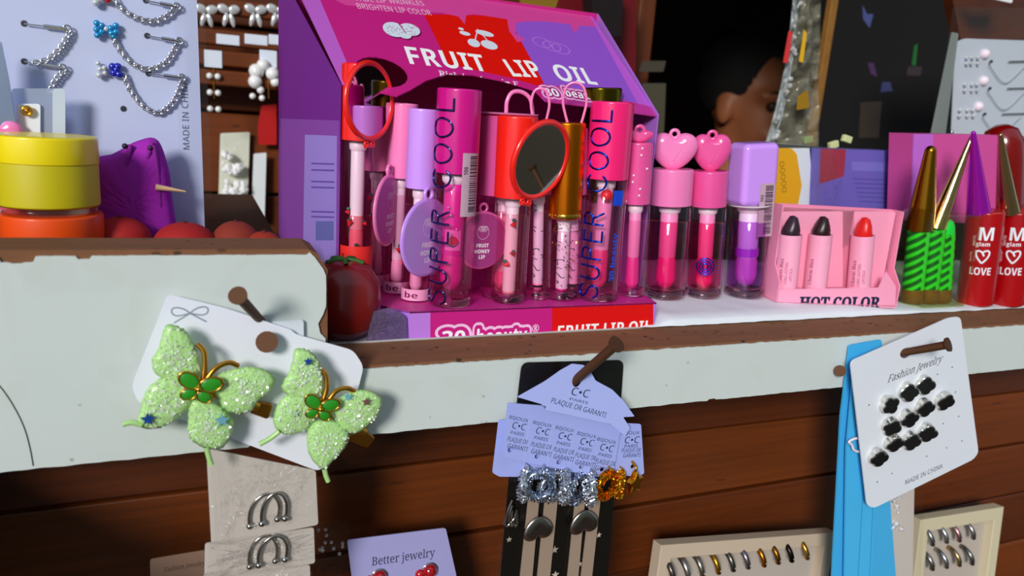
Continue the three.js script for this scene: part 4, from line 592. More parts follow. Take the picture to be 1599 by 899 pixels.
// packets of horseshoe rings below the card
for (const [i, o] of [[[322, 700], [493, 734], [497, 819], [330, 852]], [[320, 848], [490, 823], [492, 879], [319, 905]], [[318, 896], [484, 881], [486, 975], [316, 980]]].entries()) {
  const z = 0.0036 - i * 0.0011, pl = flatZ(z, ...o[0]), t = thing('ring_packet', ['top clear packet with two horseshoe rings, under the butterfly card', 'middle clear packet with two horseshoe rings', 'lowest clear packet cut by the bottom of the photo'][i], 'packet', pl.o.clone(), 'packets of horseshoe rings');
  card('paper_insert', pl, o, { bg: 0xd2c8be, rough: 0.5, t: 0.0005 }, t);
  const e = o.map(([u, v], k) => [u + (k === 0 || k === 3 ? -2 : 3), v + (k < 2 ? -1 : 3)]); card('film_sleeve', flatZ(z + 0.0024, ...e[0]), e, { mat: M.sleeve, t: 0.0001 }, t);
}
for (const [label, z, a, b, top] of [['left horseshoe ring in the top packet', 0.0048, [390, 821], [433, 810], [414, 772]], ['right horseshoe ring in the top packet', 0.0055, [409, 817], [445, 809], [430, 770]], ['left horseshoe ring in the middle packet', 0.0037, [390, 884], [430, 875], [412, 837]], ['right horseshoe ring in the middle packet', 0.0044, [404, 882], [445, 873], [428, 837]]]) {
  const A = at(...a, z), Bq = at(...b, z), T = at(...top, z), w = Bq.clone().sub(A), t = thing('horseshoe_ring', label, 'ring', A.clone(), 'steel horseshoe rings'), mid = A.clone().add(Bq).multiplyScalar(0.5), up = T.clone().sub(mid);
  into(t, mesh('hoop', wire([0, 0.06, 0.2, 0.35, 0.5, 0.65, 0.8, 0.94, 1].map((k) => { const f = Math.PI * (1.12 - 1.24 * k); return mid.clone().addScaledVector(w, 0.55 * Math.cos(f)).addScaledVector(up, 0.32 + 0.68 * Math.sin(f)); }).map((q, k, arr) => (k === 0 ? A : k === arr.length - 1 ? Bq : q)), 0.00065, 40, false, 8), M.steel, scene));
  for (const q of [A, Bq]) into(t, mesh('ball', ball(0.0015, q), M.steel, scene));
}
// pale blue jewellery cards in the middle
{
  const pk = flatZ(0.0016, 880, 700), t = thing('hair_ornament_pack', 'long black backed pack with silver hearts hanging under the blue cards', 'pack', pk.o.clone());
  card('backing', pk, [[815, 566], [974, 562], [966, 680], [944, 960], [776, 960], [800, 690]], { bg: 0x14120f, rough: 0.25, t: 0.0006, r: 0.004 }, t);
  card('sleeve', flatZ(0.0026, 880, 700), [[809, 562], [981, 558], [973, 680], [952, 965], [770, 965], [792, 690]], { mat: film(), t: 0.0001, r: 0.004 }, t);
  for (const [u0, u1, v0, u2, u3] of [[826, 843, 770, 806, 826], [852, 872, 770, 833, 853], [900, 915, 765, 880, 898], [924, 940, 760, 900, 918]]) card('strap', flatZ(0.0034, u0, v0), [[u0, v0], [u1, v0], [u3, 960], [u2, 960]], { bg: 0xa08a78, t: 0.0006, r: 0.0002 }, t);
  for (const [u, v] of [[840, 825], [912, 815]]) { const hp = flatZ(0.0058, u, v), s = mpp(hp.o), g = heart(50 * s, 42 * s, 0.005); g.computeVertexNormals(); const h = into(t, hp.set(mesh('heart', g, metal(0xb0a49c, 0.22), scene))); h.rotateZ(Math.PI + 0.08); }
  for (let i = 0; i < 9; i++) { const u = [866, 899, 867, 905, 913, 935, 928, 795, 898][i], v = [858, 856, 897, 880, 874, 835, 805, 842, 893][i], sp = flatZ(0.0024, u, v); into(t, sp.set(mesh('star', new THREE.ExtrudeGeometry(star5([7, 6, 7, 5, 5, 5, 5, 5, 4][i] * mpp(sp.o)), { depth: 0.0002, bevelEnabled: false }), std(0xc8b8a8, 0.5), scene))); }
  for (let i = 0; i < 3; i++) into(t, mesh('clip_end', wire([[800, 780 + i * 8], [792 + i * 3, 800 + i * 6], [790 + i * 8, 822], [806, 806 - i * 6]].map(([u, v]) => at(u, v, 0.004)), 0.0008, 16), M.steel, scene));
}
const tagCols = '#a9b4f4', ink = '#2c3050';
const bij = (x, m, u, v, k) => { const du = 30, dv = 6.5; m.text('BIJOUX', [u - 14, v], [u + 16, v + dv], 5, { font: '$ sans-serif', fill: ink }); m.text('C•C', [u - 10, v + 15], [u + 12, v + 19], 10, { fill: ink, font: '$ sans-serif' }); m.text('PARIS', [u - 12, v + 24], [u + 10, v + 28], 5, { font: '$ sans-serif', fill: ink }); m.text('PLAQUE OR', [u - 17, v + 35], [u + 15, v + 41], 7, { font: '$ sans-serif', fill: ink }); m.text('GARANTI', [u - 17, v + 46], [u + 15, v + 52], 7, { font: '$ sans-serif', fill: ink }); };
{
  const back = card('earring_strip', flatZ(0.0078, 840, 690), [[779, 655], [940, 668], [935, 745], [780, 744], [769, 738]], { bg: tagCols, r: 0.001, draw: (x, m) => {} }); tag(back, 'pale blue earring strip half hidden at the back of the cluster', 'card');
  const rt = card('earring_tag', flatZ(0.0092, 985, 700), [[958, 660], [1001, 662], [1006, 739], [995, 744], [952, 740]], { bg: tagCols, r: 0.001, holes: [[988, 728, 0.0013]], draw: (x, m) => { m.text('BIJOUX', [970, 678], [998, 678], 5, { font: '$ sans-serif', fill: ink }); m.text('C•C', [974, 692], [998, 691], 10, { font: '$ sans-serif', fill: ink }); m.text('PARIS', [974, 699], [996, 698], 5, { font: '$ sans-serif', fill: ink }); m.text('PLAQUE OR', [970, 706], [1000, 705], 6, { font: '$ sans-serif', fill: ink }); m.text('GARANTI', [972, 714], [1000, 713], 6, { font: '$ sans-serif', fill: ink }); } }); tag(rt, 'pale blue tag at the right of the cluster with gold charm', 'card');
  const fr = card('earring_strip', flatZ(0.0108, 860, 690), [[793, 629], [846, 633], [970, 667], [957, 746], [930, 744], [783, 713]], { bg: tagCols, r: 0.0006, dpm: 12000, holes: [[797, 702, 0.0014], [839, 712, 0.0014], [873, 721, 0.0014], [908, 728, 0.0014], [940, 733, 0.0012]], draw: (x, m) => { [[808, 653], [845, 661], [880, 669], [914, 678], [945, 687]].forEach(([u, v], k) => { bij(x, m, u, v, k); if (k) m.line([[u - 18, v - 10], [u - 27, v + 66]], '#c2caff', 2); }); } }); tag(fr, 'pale blue strip of five printed earring tags in front', 'card');
  const tp = card('hanger_card', flatZ(0.013, 900, 610), [[808, 620], [852, 595], [876, 578], [894, 568], [912, 570], [924, 583], [930, 594], [956, 608], [974, 626], [991, 650], [973, 651], [984, 668], [976, 681], [954, 662], [852, 640], [846, 631], [816, 622]], { bg: '#b3bffb', r: 0.0008, dpm: 12000, holes: [[901, 594, 0.0026, 0.0034]], draw: (x, m) => { m.text('C•C', [890, 616], [919, 621], 12, { font: '$ sans-serif', fill: ink }); m.text('PARIS', [888, 624], [918, 631], 4, { font: '$ sans-serif', fill: ink }); m.text('PLAQUE OR GARANTI', [859, 628], [945, 652], 8, { font: '$ sans-serif', fill: ink }); m.text('P', [845, 640], [851, 641], 7, { fill: ink }); } }); tag(tp, 'pale blue arched hanger card on the long nail', 'card');
}
{ // glittering hoops
  const hoop = (label, u, v, r, z, yaw, m, grp) => { const p = at(u, v, z), R = r * mpp(p), t = thing('glitter_hoop', label, 'earring', p, grp); t.rotation.y = yaw; t.rotation.z = rnd(-0.2, 0.2);
    const g = new THREE.TorusGeometry(R, R * 0.26, 7, 30), P = g.attributes.position; mesh('hoop', g, m, t);
    const n = 380, im = new THREE.InstancedMesh(new THREE.BoxGeometry(0.0007, 0.0022, 0.0003), m, n), D = new THREE.Object3D(); im.name = 'facet'; im.userData.kind = 'stuff'; for (let i = 0; i < n; i++) { const k = Math.floor(rnd(0, P.count)); D.position.set(P.getX(k), P.getY(k), P.getZ(k)); D.rotation.set(rnd(0, 6), rnd(0, 6), 0); D.updateMatrix(); im.setMatrixAt(i, D.matrix); } t.add(im);
    mesh('hook', wire([V(0, R, 0), V(0, R * 1.35, 0.001), V(0, R * 1.6, -0.001)], 0.0004, 8, false, 6), m, t); };
  const HS = 'silver glitter hoops', L = ['leftmost silver glitter hoop under the blue strip', 'second silver glitter hoop from the left', 'third silver glitter hoop from the left', 'fourth silver glitter hoop from the left', 'fifth silver glitter hoop from the left', 'rightmost silver glitter hoop, touching the gold one'];
  [820, 842, 862, 882, 902, 922].forEach((u, i) => hoop(L[i], u, 756 + i * 1.5, 21, 0.0105 + (i % 2) * 0.004, [0.9, -0.3, 0.2, 1.1, 0.5, 1.2][i], metal(i % 3 === 1 ? 0xc8d0e0 : 0xe4e6ea, 0.14), HS));
  hoop('gold glitter hoop beside the silver ones', 948, 757, 19, 0.0135, 0.3, metal(0xe89a1a, 0.18), 'gold glitter hoops'); hoop('small gold glitter hoop under the right tag', 968, 755, 17, 0.0115, 1.0, metal(0xe8a020, 0.18), 'gold glitter hoops');
  const p = at(988, 752, 0.012), s = mpp(p), t = thing('gold_star_charm', 'gold star charm hanging from the right tag', 'earring', p); mesh('star', new THREE.ExtrudeGeometry(star5(17 * s, 0.5), { depth: 0.002, bevelEnabled: true, bevelSize: 0.0006, bevelThickness: 0.0008, bevelSegments: 2 }).rotateY(0.4), metal(0xf0a010, 0.2), t); mesh('hook', wire([V(0, 0.004, 0), V(0.0006, 0.008, 0.0006), V(0, 0.0104, -0.003)], 0.0007, 12, false, 6), metal(0xe8a020, 0.2), t);
}
// white stud card and blue cards at right
{
  const bl = [[0x3fb2ea, 0.003, [[1327, 539], [1377, 530], [1385, 700], [1374, 965], [1296, 965], [1313, 650]], 'blue card at the back of the hanging stack'], [0x48baf0, 0.0068, [[1335, 562], [1352, 556], [1390, 780], [1404, 965], [1318, 965], [1322, 700]], 'blue folded card in front of the hanging stack']];
  for (const [col, z, o, label] of bl) { const pl = flatZ(z, 1340, 700), t = thing('blue_card', label, 'card', pl.o.clone()); card('sheet', pl, o, { bg: col, rough: 0.6, t: 0.0012, r: 0.002 }, t); if (z > 0.005) for (const [u, w] of [[1350, 1336], [1366, 1355]]) into(t, mesh('crease', rod(at(u, 720, z), at(w, 960, z), 0.00035, 0.00035, 6), std(0x2a90c8, 0.7), scene)); }
  const hk = single('white_clip', wire([[1325, 690], [1338, 684], [1348, 692], [1345, 704], [1333, 702], [1330, 694]].map(([u, v]) => at(u, v, 0.0095)), 0.0008, 24, true, 7), M.stem, 'small white plastic clip on the blue card', 'clip');
  const sp = flatZ(0.005, 1400, 850), t = thing('crystal_strip', 'white strip with crystal drops in a clear sleeve below the stud card', 'card', sp.o.clone()); card('sheet', sp, [[1372, 770], [1428, 752], [1424, 965], [1366, 965]], { bg: 0xd6ccc4, t: 0.0006 }, t); card('sleeve', flatZ(0.0075, 1400, 850), [[1366, 765], [1444, 748], [1436, 965], [1360, 965]], { mat: film(), t: 0.0001 }, t);
  for (const [u, v, r] of [[1396, 782, 4], [1404, 775, 3.5], [1401, 790, 4], [1403, 800, 3], [1399, 818, 6], [1408, 826, 4], [1394, 824, 4]]) into(t, mesh('crystal', new THREE.IcosahedronGeometry(r * 0.00042, 0).translate(...at(u, v, 0.0066).toArray()), M.crystal, scene));
  const wc = flatZ(0.0135, 1430, 640), marks = (x, m) => { m.text('Fashion Jewelry', [1385, 598], [1470, 565], 11, { font: 'italic $ serif', fill: '#2b2f36', slant: 0.25 }); m.text('MADE IN CHINA', [1413, 757], [1472, 730], 7, { font: '$ sans-serif', fill: '#3a3f48' }); x.fillStyle = '#333'; for (const [u, v] of [[1464, 584], [1487, 573], [1357, 632], [1492, 612], [1497, 650], [1473, 661], [1393, 739], [1447, 712], [1502, 688], [1478, 699], [1370, 752]]) { x.beginPath(); x.arc(...m.p(u, v), 4, 0, 7); x.fill(); } };
  const cd = card('stud_card', wc, [[1328, 564], [1482, 496], [1500, 494], [1528, 706], [1520, 717], [1365, 793], [1354, 789]], { r: 0.004, t: 0.0008, bg: '#e6eaf2', dpm: 8000, draw: marks, holes: [[1415, 551, 0.005, 0.0034]] }); tag(cd, 'white tilted card of black clover studs on the right nail', 'card');
  const clover = (r) => new THREE.Shape(Array.from({ length: 56 }, (_, i) => { const a = i / 56 * Math.PI * 2, b = a - Math.round(a / (Math.PI / 2)) * Math.PI / 2, q = r * (0.5 * Math.cos(b) + Math.sqrt(0.25 - 0.25 * Math.sin(b) ** 2)); return new THREE.Vector2(q * Math.cos(a), q * Math.sin(a)); }));
  const rows = [[[1391, 633], [1420, 613], [1446, 602]], [[1393, 668], [1421, 655], [1446, 638], [1477, 628]], [[1373, 716], [1398, 694], [1424, 690], [1449, 677]]], rn = ['top', 'middle', 'bottom'], on = ['first', 'second', 'third', 'fourth'];
  rows.forEach((rw, a) => rw.forEach(([u, v], b) => { const p = at(u, v, 0.0175), s = mpp(p), r = 14 * s, t = thing('clover_stud', `${on[b]} black clover stud from the left in the ${rn[a]} row`, 'earring', p, 'black clover studs on the white card'); t.rotation.set(rnd(0.05, 0.35), rnd(-0.5, -0.12), rnd(-0.4, 0.9));
    mesh('setting', new THREE.ExtrudeGeometry(clover(r), { depth: 0.0036, bevelEnabled: true, bevelSize: 0.0007, bevelThickness: 0.0005, bevelSegments: 3 }).translate(0, 0, -0.0034), metal(0xdcdad2, 0.16), t);
    mesh('stone', new THREE.ExtrudeGeometry(clover(r * 0.95), { depth: 0.0004, bevelEnabled: false }).translate(0, 0, 0.0006), std(0x0a0b0b, 0.55), t); mesh('post', rod(V(0, 0, -0.001), V(0, 0, -0.0042), 0.0004, 0.0004, 6), M.silver, t); }));
}

// ---------- earring card and small packets at the upper left ----------
{
  const z = -0.1, pl = flatZ(z, 150, 150), cd = card('earring_card', pl, [[-60, -40], [306, -40], [320, 362], [321, 420], [-60, 420]], { bg: '#c3cbec', dpm: 3600, t: 0.0008, holes: [], draw: (x, m) => { m.text('MADE IN CHINA', [296, 235], [292, 124], 10, { vertical: 1, font: '$ sans-serif', fill: '#2b2e48' }); x.fillStyle = '#2a2c38'; for (const [u, v] of [[38, 37], [230, 56], [232, 115], [38, 96], [193, 170], [228, 1]]) { x.beginPath(); x.arc(...m.p(u, v), 5, 0, 7); x.fill(); } } });
  tag(cd, 'large pale blue card of chain earrings behind the yellow jar', 'card');
  const sl = card('clear_sleeve', flatZ(z + 0.006, 300, 200), [[270, -40], [318, -40], [333, 362], [334, 420], [285, 420]], { mat: pane(0xffffff, 0.06), t: 0.0002 }); tag(sl, 'clear sleeve edge along the right of the earring card', 'sleeve');
  const link = new THREE.TorusGeometry(0.0011, 0.00034, 6, 12);
  const chain = (label, pts, bar, charm) => {
    const c = new THREE.CatmullRomCurve3(pts.map(([u, v]) => at(u, v, z + 0.0022))), n = Math.max(6, Math.round(c.getLength() / 0.0017)), gs = [];
    for (let i = 0; i <= n; i++) { const p = c.getPointAt(i / n), d = c.getTangentAt(i / n); const g = link.clone().rotateX(i % 2 ? 0.9 : 0.1).scale(1.35, 1, 1).rotateZ(Math.atan2(d.y, d.x)); gs.push(g.translate(p.x, p.y, p.z)); }
    const t = thing('chain_earring', label, 'earring', at(bar[0][0], bar[0][1], z + 0.0022), 'chain earrings on the pale blue card'); into(t, mesh('chain', merge(gs), M.silver, scene));
    const a = at(...bar[0], z + 0.0018), b = at(...bar[1], z + 0.0024), m0 = a.clone().lerp(b, 0.45); into(t, mesh('post', merge([rod(a, b, 0.00035, 0.00035, 6), rod(m0, b, 0.0009, 0.0009, 8), new THREE.TorusGeometry(0.0016, 0.0004, 6, 14).translate(b.x, b.y, b.z)]), M.silver, scene));
    if (charm) for (const [col, list] of charm) for (const [u, v, r] of list) into(t, mesh('rhinestone', new THREE.IcosahedronGeometry(r * mpp(a), 1).translate(...at(u, v, z + 0.0026).toArray()), phys(col, 0.08, { clearcoat: 1, metalness: 0.3 }), scene));
  };
  const bow = (u, v) => [[0x1f9ad8, [[u - 14, v - 9, 5], [u - 14, v + 1, 5], [u - 13, v + 10, 5], [u - 6, v - 5, 5], [u - 6, v + 5, 5], [u + 16, v - 5, 5], [u + 16, v + 5, 5], [u + 8, v - 1, 5], [u + 9, v + 7, 5], [u + 12, v + 12, 4]]], [0xd8e0e8, [[u + 1, v, 4]]]];
  chain('chain earring with blue rhinestone bow', [[176, 58], [184, 74], [205, 98], [232, 108], [258, 98], [270, 82], [278, 66]], [[230, 56], [280, 64]], bow(165, 45));
  chain('chain earring with deep blue bead charm', [[194, 118], [204, 142], [226, 168], [247, 176], [268, 162], [280, 140], [285, 124]], [[232, 115], [284, 121]], [[0x1826b8, [[176, 104, 6], [184, 104, 6], [178, 114, 6], [186, 116, 6], [182, 109, 6]]], [0xd8dce0, [[153, 99, 4], [156, 108, 4], [155, 117, 5], [163, 106, 4], [164, 114, 4]]]]);
  chain('chain earring with red bead at the top of the card', [[178, -2], [190, 14], [214, 28], [238, 33], [262, 24], [276, 10]], [[228, 1], [276, 10]], [[0xd01a20, [[168, 0, 5]]], [0xd8dce0, [[150, 4, 6], [158, -2, 5]]]]);
  chain('upper chain earring at the left edge of the card', [[108, 52], [100, 66], [86, 84], [72, 94], [56, 98]], [[38, 37], [105, 45]], null);
  chain('lower chain earring at the left edge of the card', [[98, 112], [90, 120], [84, 130], [78, 144]], [[38, 96], [98, 106]], null);
}
{ // small packet with a gold stud, silver foil packet, pink heart tube at the edge
  const pl = flatZ(-0.088, 60, 170), t = thing('stud_packet', 'small clear packet with white card and gold stud above the yellow jar', 'packet', pl.o.clone()); card('film', pl, [[18, 138], [102, 138], [103, 240], [18, 240]], { mat: phys(0xdfe8f6, 0.2, { transmission: 0.7, thickness: 0 }), t: 0.0003 }, t); card('sheet', flatZ(-0.0865, 40, 180), [[26, 162], [63, 162], [63, 240], [26, 240]], { bg: 0xeef2fa, t: 0.0005 }, t); card('sheet', flatZ(-0.0868, 90, 180), [[82, 138], [102, 138], [102, 240], [82, 240]], { bg: 0xc8d4e4, t: 0.0005 }, t);
  into(t, mesh('gold_stud', new THREE.TorusGeometry(0.0017, 0.0007, 8, 18).translate(...at(42, 173, -0.0845).toArray()), M.goldB, scene)); into(t, mesh('stud_post', ball(0.0009, at(42, 173, -0.0845)), M.gold, scene));
  const fo = card('foil_packet', flatZ(-0.082, 10, 150), [[-40, 60], [2, 64], [14, 125], [26, 205], [24, 260], [-40, 260]], { t: 0.0008, mat: metal(0xb8c4e0, 0.3) }); tag(fo, 'silvery foil packet at the left edge beside the stud packet', 'packet');
  const F = frameOf({ base: [18, 384], top: [18, 232], y: 0.0424, w: 60 }), p = at(18, 400, -0.083); p.y = 0.0424; const g = thing('heart_gloss', 'pink heart topped gloss peeking behind the yellow jar', 'lip gloss', p), s = mpp(p), h = at(18, 232, p.z).y - p.y; mesh('body', lathe([[0.0001, 0], [27 * s, 0], [27 * s, h]], 28), M.clearP, g); mesh('cap', lathe([[26 * s, h * 0.45], [28 * s, h * 0.45], [28 * s, h], [0.0001, h]], 28), M.pink, g);
  const hg = heart(56 * s, 48 * s, 30 * s); hg.computeVertexNormals(); const hm = mesh('heart', hg, M.pink, g); hm.position.y = h + 20 * s; mesh('ring', new THREE.TorusGeometry(0.0022, 0.0009, 8, 20).translate(-0.003, 24 * s, 0), M.pink, hm);
}
// ---------- hanging jewellery against the partition ----------
{
  const z = -0.4535, white = std(0xe8f0ff, 0.5), CR = 'small crystal drop cards';
  const drop = (label, u, v, w, beads) => { const p = at(u, v, z), s = mpp(p), t = thing('crystal_drop_card', label, 'earring', p, CR); mesh('tag', rbox(w * s, w * s, 0.0012, 0.0006), white, t); for (const [du, dv, r] of beads) mesh('crystal', new THREE.IcosahedronGeometry(r * s, 1).translate(du * s, -dv * s, 0.002), M.spark, t); mesh('thread', rod(V(0, 0, 0), V(0, -60 * s, 0.001), 0.0004, 0.0004, 6), M.gold, t); };
  const two = (n) => Array.from({ length: n * 2 }, (_, i) => [(i % 2 ? 6 : -6), 26 + Math.floor(i / 2) * 25, 5]);
  drop('crystal drop card at the left of the glittering rack', 333, 92, 26, two(3));
  drop('crystal drop card with white blossom cluster beside the carton', 419, 92, 26, [[-18, 20, 12], [-8, 10, 10], [-20, 36, 11], [6, 22, 11], [10, 34, 8], [-12, 48, 6], [-24, 58, 5], [-10, 60, 5]]);
  for (const [i, [u, v, w]] of [[356, 62, 34], [400, 62, 34], [430, 62, 20]].entries()) { const p = at(u, v, z), s = mpp(p); single('white_tag', rbox(w * s, 15 * s, 0.001, 0.0004).translate(p.x, p.y, p.z), white, ['bright white tag left of the pair on the far rack', 'dull white tag right of the pair on the far rack', 'white tag half hidden by the purple carton side'][i], 'tag'); }
  for (const [i, u] of [322, 357, 399, 433].entries()) { const p = at(u, 14, z + 0.002), s = mpp(p), t = thing('clear_bow', ['leftmost', 'second', 'third', 'rightmost'][i] + ' clear plastic bow on the far rack', 'bow', p, 'clear bows on the far rack'); for (const k of [-1, 1]) mesh('loop', new THREE.SphereGeometry(1, 14, 10).scale(9 * s, 7 * s, 3 * s).rotateZ(k * 0.35).translate(k * 8 * s, 0, 0), M.crystal, t); for (const k of [-1, 1]) mesh('tail', new THREE.SphereGeometry(1, 12, 8).scale(4 * s, 11 * s, 3 * s).rotateZ(k * 0.25).translate(k * 5 * s, -16 * s, 0), M.crystal, t); }
  const bp = flatZ(-0.49, 375, 280), bag = thing('sparkle_bag', 'clear bag of glittering earrings left of the carton side', 'packet', bp.o.clone()); card('film', bp, [[342, 208], [392, 205], [388, 350], [338, 350]], { mat: M.bag, t: 0.0002 }, bag); card('sheet', flatZ(-0.495, 375, 280), [[344, 208], [390, 206], [386, 350], [340, 350]], { bg: 0xe6e8d6, t: 0.0006, rough: 0.25 }, bag);
  for (let i = 0; i < 34; i++) { const p = at(347 + rnd(0, 34), 240 + rnd(0, 95), -0.485); into(bag, mesh('crystal', new THREE.IcosahedronGeometry(rnd(0.0014, 0.0056), 0).translate(p.x, p.y, p.z), M.spark, scene)); }
  const c2 = card('white_slip', flatZ(-0.486, 360, 340), [[334, 330], [383, 328], [384, 350], [334, 352]], { bg: 0xb8c6f2, t: 0.0006 }); tag(c2, 'pale blue slip under the bag of glittering earrings', 'card');
  const b2 = card('clear_packet', flatZ(-0.49, 410, 290), [[396, 240], [416, 238], [413, 345], [392, 345]], { bg: 0xeef4f6, t: 0.0008, rough: 0.2 }); tag(b2, 'pale shiny packet between the sparkle bag and the carton', 'packet');
  const rp = flatZ(-0.49, 418, 195), rd = card('red_tag', rp, [[408, 165], [432, 162], [432, 226], [404, 226], [402, 200]], { bg: 0xc01414, t: 0.001 }); tag(rd, 'red tag hanging behind the left side of the lip oil carton', 'tag');
  for (const [i, [u, v, y]] of [[376, 94, 0], [376, 124, 0], [376, 62, 0], [376, 14, 0]].entries()) { const p = at(u, v, -0.46); single('rack_rail', rbox(0.5, 0.014, 0.012, 0.002).translate(p.x, p.y, p.z), std(0xffffff, 0.4, { map: plankTex[2] }), ['third from top', 'lowest', 'second from top', 'topmost'][i] + ' wooden rail behind the crystal drop cards', 'rail'); }
}
// red poster and dark boxes beside the carton top
{ const p = card('red_poster', flatZ(-0.42, 940, 60), [[860, -30], [994, -30], [992, 160], [880, 160]], { bg: 0x6a0a14, t: 0.002 }); tag(p, 'dark red poster behind the top right of the carton', 'poster'); const q = card('dark_box', flatZ(-0.38, 945, 30), [[922, -30], [975, -30], [970, 55], [928, 60]], { bg: 0x1a0f10, t: 0.02 }); tag(q, 'dark box above the right end of the carton', 'box'); const g = card('gold_paper', flatZ(-0.33, 830, 0), [[800, -30], [880, -30], [868, 12], [815, 10]], { bg: 0x8a6a14, t: 0.001 }); tag(g, 'crumpled gold paper above the carton header', 'paper'); }
// ---------- draped clear bag, stud bag and dark corner at the right ----------
{
  const z = -0.26, pl = flatZ(z, 1240, 110), t = thing('draped_plastic_bag', 'tall draped clear plastic bag beside the tan batten', 'bag', pl.o.clone());
  const mk = (name, u0, u1, mat, zz, amp) => { const n = 40, mcol = 8, g = new THREE.PlaneGeometry(1, 1, mcol, n), P = g.attributes.position; for (let j = 0; j <= n; j++) for (let i = 0; i <= mcol; i++) { const f = j / n, k = i / mcol, v = -30 + 262 * f, L = u0(f), R = u1(f), p = at(L + (R - L) * k, v, zz + amp * noise.noise(k * 4, f * 9, 2) + amp * 0.5 * noise.noise(k * 11, f * 24, 6)); P.setXYZ(j * (mcol + 1) + i, p.x, p.y, p.z); } g.computeVertexNormals(); return into(t, mesh(name, g, mat, scene)); };
  mk('film', (f) => 1240 - 42 * f * f - 4 * f, (f) => 1282 - 4 * f, phys(0xd8d4b8, 0.1, { transmission: 0.78, thickness: 0, ior: 1.5 }), z, 0.02);
  mk('bright_edge', (f) => 1238 - 42 * f * f - 4 * f, (f) => 1248 - 36 * f * f - 4 * f, phys(0xdde8ea, 0.12, { transmission: 0.5, thickness: 0, ior: 1.5 }), z + 0.006, 0.012);
  for (const [name, col, a] of [['red_streak', 0xd83838, [[1232, 48], [1238, 50], [1231, 98], [1223, 98]]], ['yellow_streak', 0xe8b41a, [[1256, 46], [1260, 52], [1254, 98], [1248, 96]]], ['amber_streak', 0xa07818, [[1246, 150], [1262, 140], [1264, 168], [1244, 172]]]]) card(name, flatZ(z + 0.016, 1240, 100), a, { bg: col, t: 0.0006, r: 0.001 }, t);
  for (let i = 0; i < 26; i++) { const f = rnd(0.1, 0.95), v = -30 + 262 * f, p = at(1240 - 42 * f * f + rnd(0, 12), v, z + 0.012); into(t, mesh('crystal', new THREE.IcosahedronGeometry(rnd(0.001, 0.0026), 0).translate(p.x, p.y, p.z), M.crystal, scene)); }
}
{
  const z = -0.16, pl = flatZ(z, 1540, 120), t = thing('stud_bag', 'clear bag with a white card of crystal studs at the right edge', 'packet', pl.o.clone());
  card('sheet', pl, [[1492, 66], [1506, 60], [1680, 66], [1680, 330], [1480, 330]], { bg: 0xc6cdd8, t: 0.0008, r: 0.003 }, t);
  card('film', flatZ(z + 0.005, 1540, 120), [[1488, 10], [1690, 14], [1690, 330], [1452, 330], [1472, 120]], { mat: film(), t: 0.0002 }, t);
  card('seal', flatZ(z + 0.004, 1480, 120), [[1486, 50], [1497, 52], [1476, 215], [1452, 215]], { mat: phys(0xb4bcb8, 0.15, { transmission: 0.55, thickness: 0 }), t: 0.0003 }, t);
  for (const [u, v] of [[1524, 96], [1522, 138], [1514, 178]]) { for (let i = 0; i < 6; i++) { const p = at(u - 14 + (i % 3) * 10 + rnd(-2, 2), v - 6 + Math.floor(i / 3) * 9, z + 0.003); into(t, mesh('crystal', new THREE.IcosahedronGeometry(0.0018, 0).translate(p.x, p.y, p.z), M.crystal, scene)); } into(t, mesh('pearl', ball(0.0042, at(u + 14, v - 12, z + 0.001), 14, 10), M.stem, scene)); into(t, mesh('post', ball(0.0014, at(u + 24, v, z + 0.003), 8, 6), M.black, scene)); into(t, mesh('bar', rod(at(u + 52, v, z + 0.002), at(u + 90, v - 1, z + 0.002), 0.0007, 0.0007, 6), M.steel, scene)); into(t, mesh('chain', wire([at(u + 20, v + 6, z + 0.002), at(u + 46, v + 34, z + 0.002), at(u + 80, v + 6, z + 0.002)], 0.0004, 16, false, 6), M.silver, scene)); }
  const wt = card('white_card', flatZ(-0.17, 1560, 0), [[1530, -30], [1590, -30], [1580, 5], [1548, -2]], { bg: 0xf0f2f4, t: 0.001 }); tag(wt, 'white card corner at the top right edge', 'card');
  const bb = card('brown_board', flatZ(-0.21, 1560, 30), [[1480, -40], [1720, -40], [1720, 80], [1500, 62]], { mat: plankMat[1], t: 0.01 }); tag(bb, 'brown board behind the crystal stud bag', 'board');
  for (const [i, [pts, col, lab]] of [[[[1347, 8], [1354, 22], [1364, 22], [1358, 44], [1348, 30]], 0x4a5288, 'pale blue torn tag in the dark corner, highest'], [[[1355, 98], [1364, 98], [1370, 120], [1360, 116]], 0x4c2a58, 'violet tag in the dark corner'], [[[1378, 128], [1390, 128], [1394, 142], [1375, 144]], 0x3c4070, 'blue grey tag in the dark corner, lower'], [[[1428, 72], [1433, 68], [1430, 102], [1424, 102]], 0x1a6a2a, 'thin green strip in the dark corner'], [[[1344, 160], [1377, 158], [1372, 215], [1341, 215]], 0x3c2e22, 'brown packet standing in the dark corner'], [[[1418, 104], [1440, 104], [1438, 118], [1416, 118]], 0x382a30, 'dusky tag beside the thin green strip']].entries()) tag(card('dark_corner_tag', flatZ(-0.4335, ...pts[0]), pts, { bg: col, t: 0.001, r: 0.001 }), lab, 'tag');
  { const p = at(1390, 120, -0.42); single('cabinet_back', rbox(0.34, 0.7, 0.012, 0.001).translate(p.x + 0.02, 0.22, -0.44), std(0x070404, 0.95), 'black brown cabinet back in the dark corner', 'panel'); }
  for (const [i, [u0, u1, v0, v1, col]] of [[1004, 1040, 95, 112, 0x4a4238], [1004, 1040, 130, 225, 0x4e4a3a]].entries()) tag(card('grey_packet', flatZ(-0.44, u0, v0), [[u0, v0], [u1, v0], [u1 - 4, v1], [u0 - 6, v1]], { bg: col, t: 0.002 }), ['small grey packet beside the brown post', 'taller grey packet under the small one, right of the carton'][i], 'packet');
}
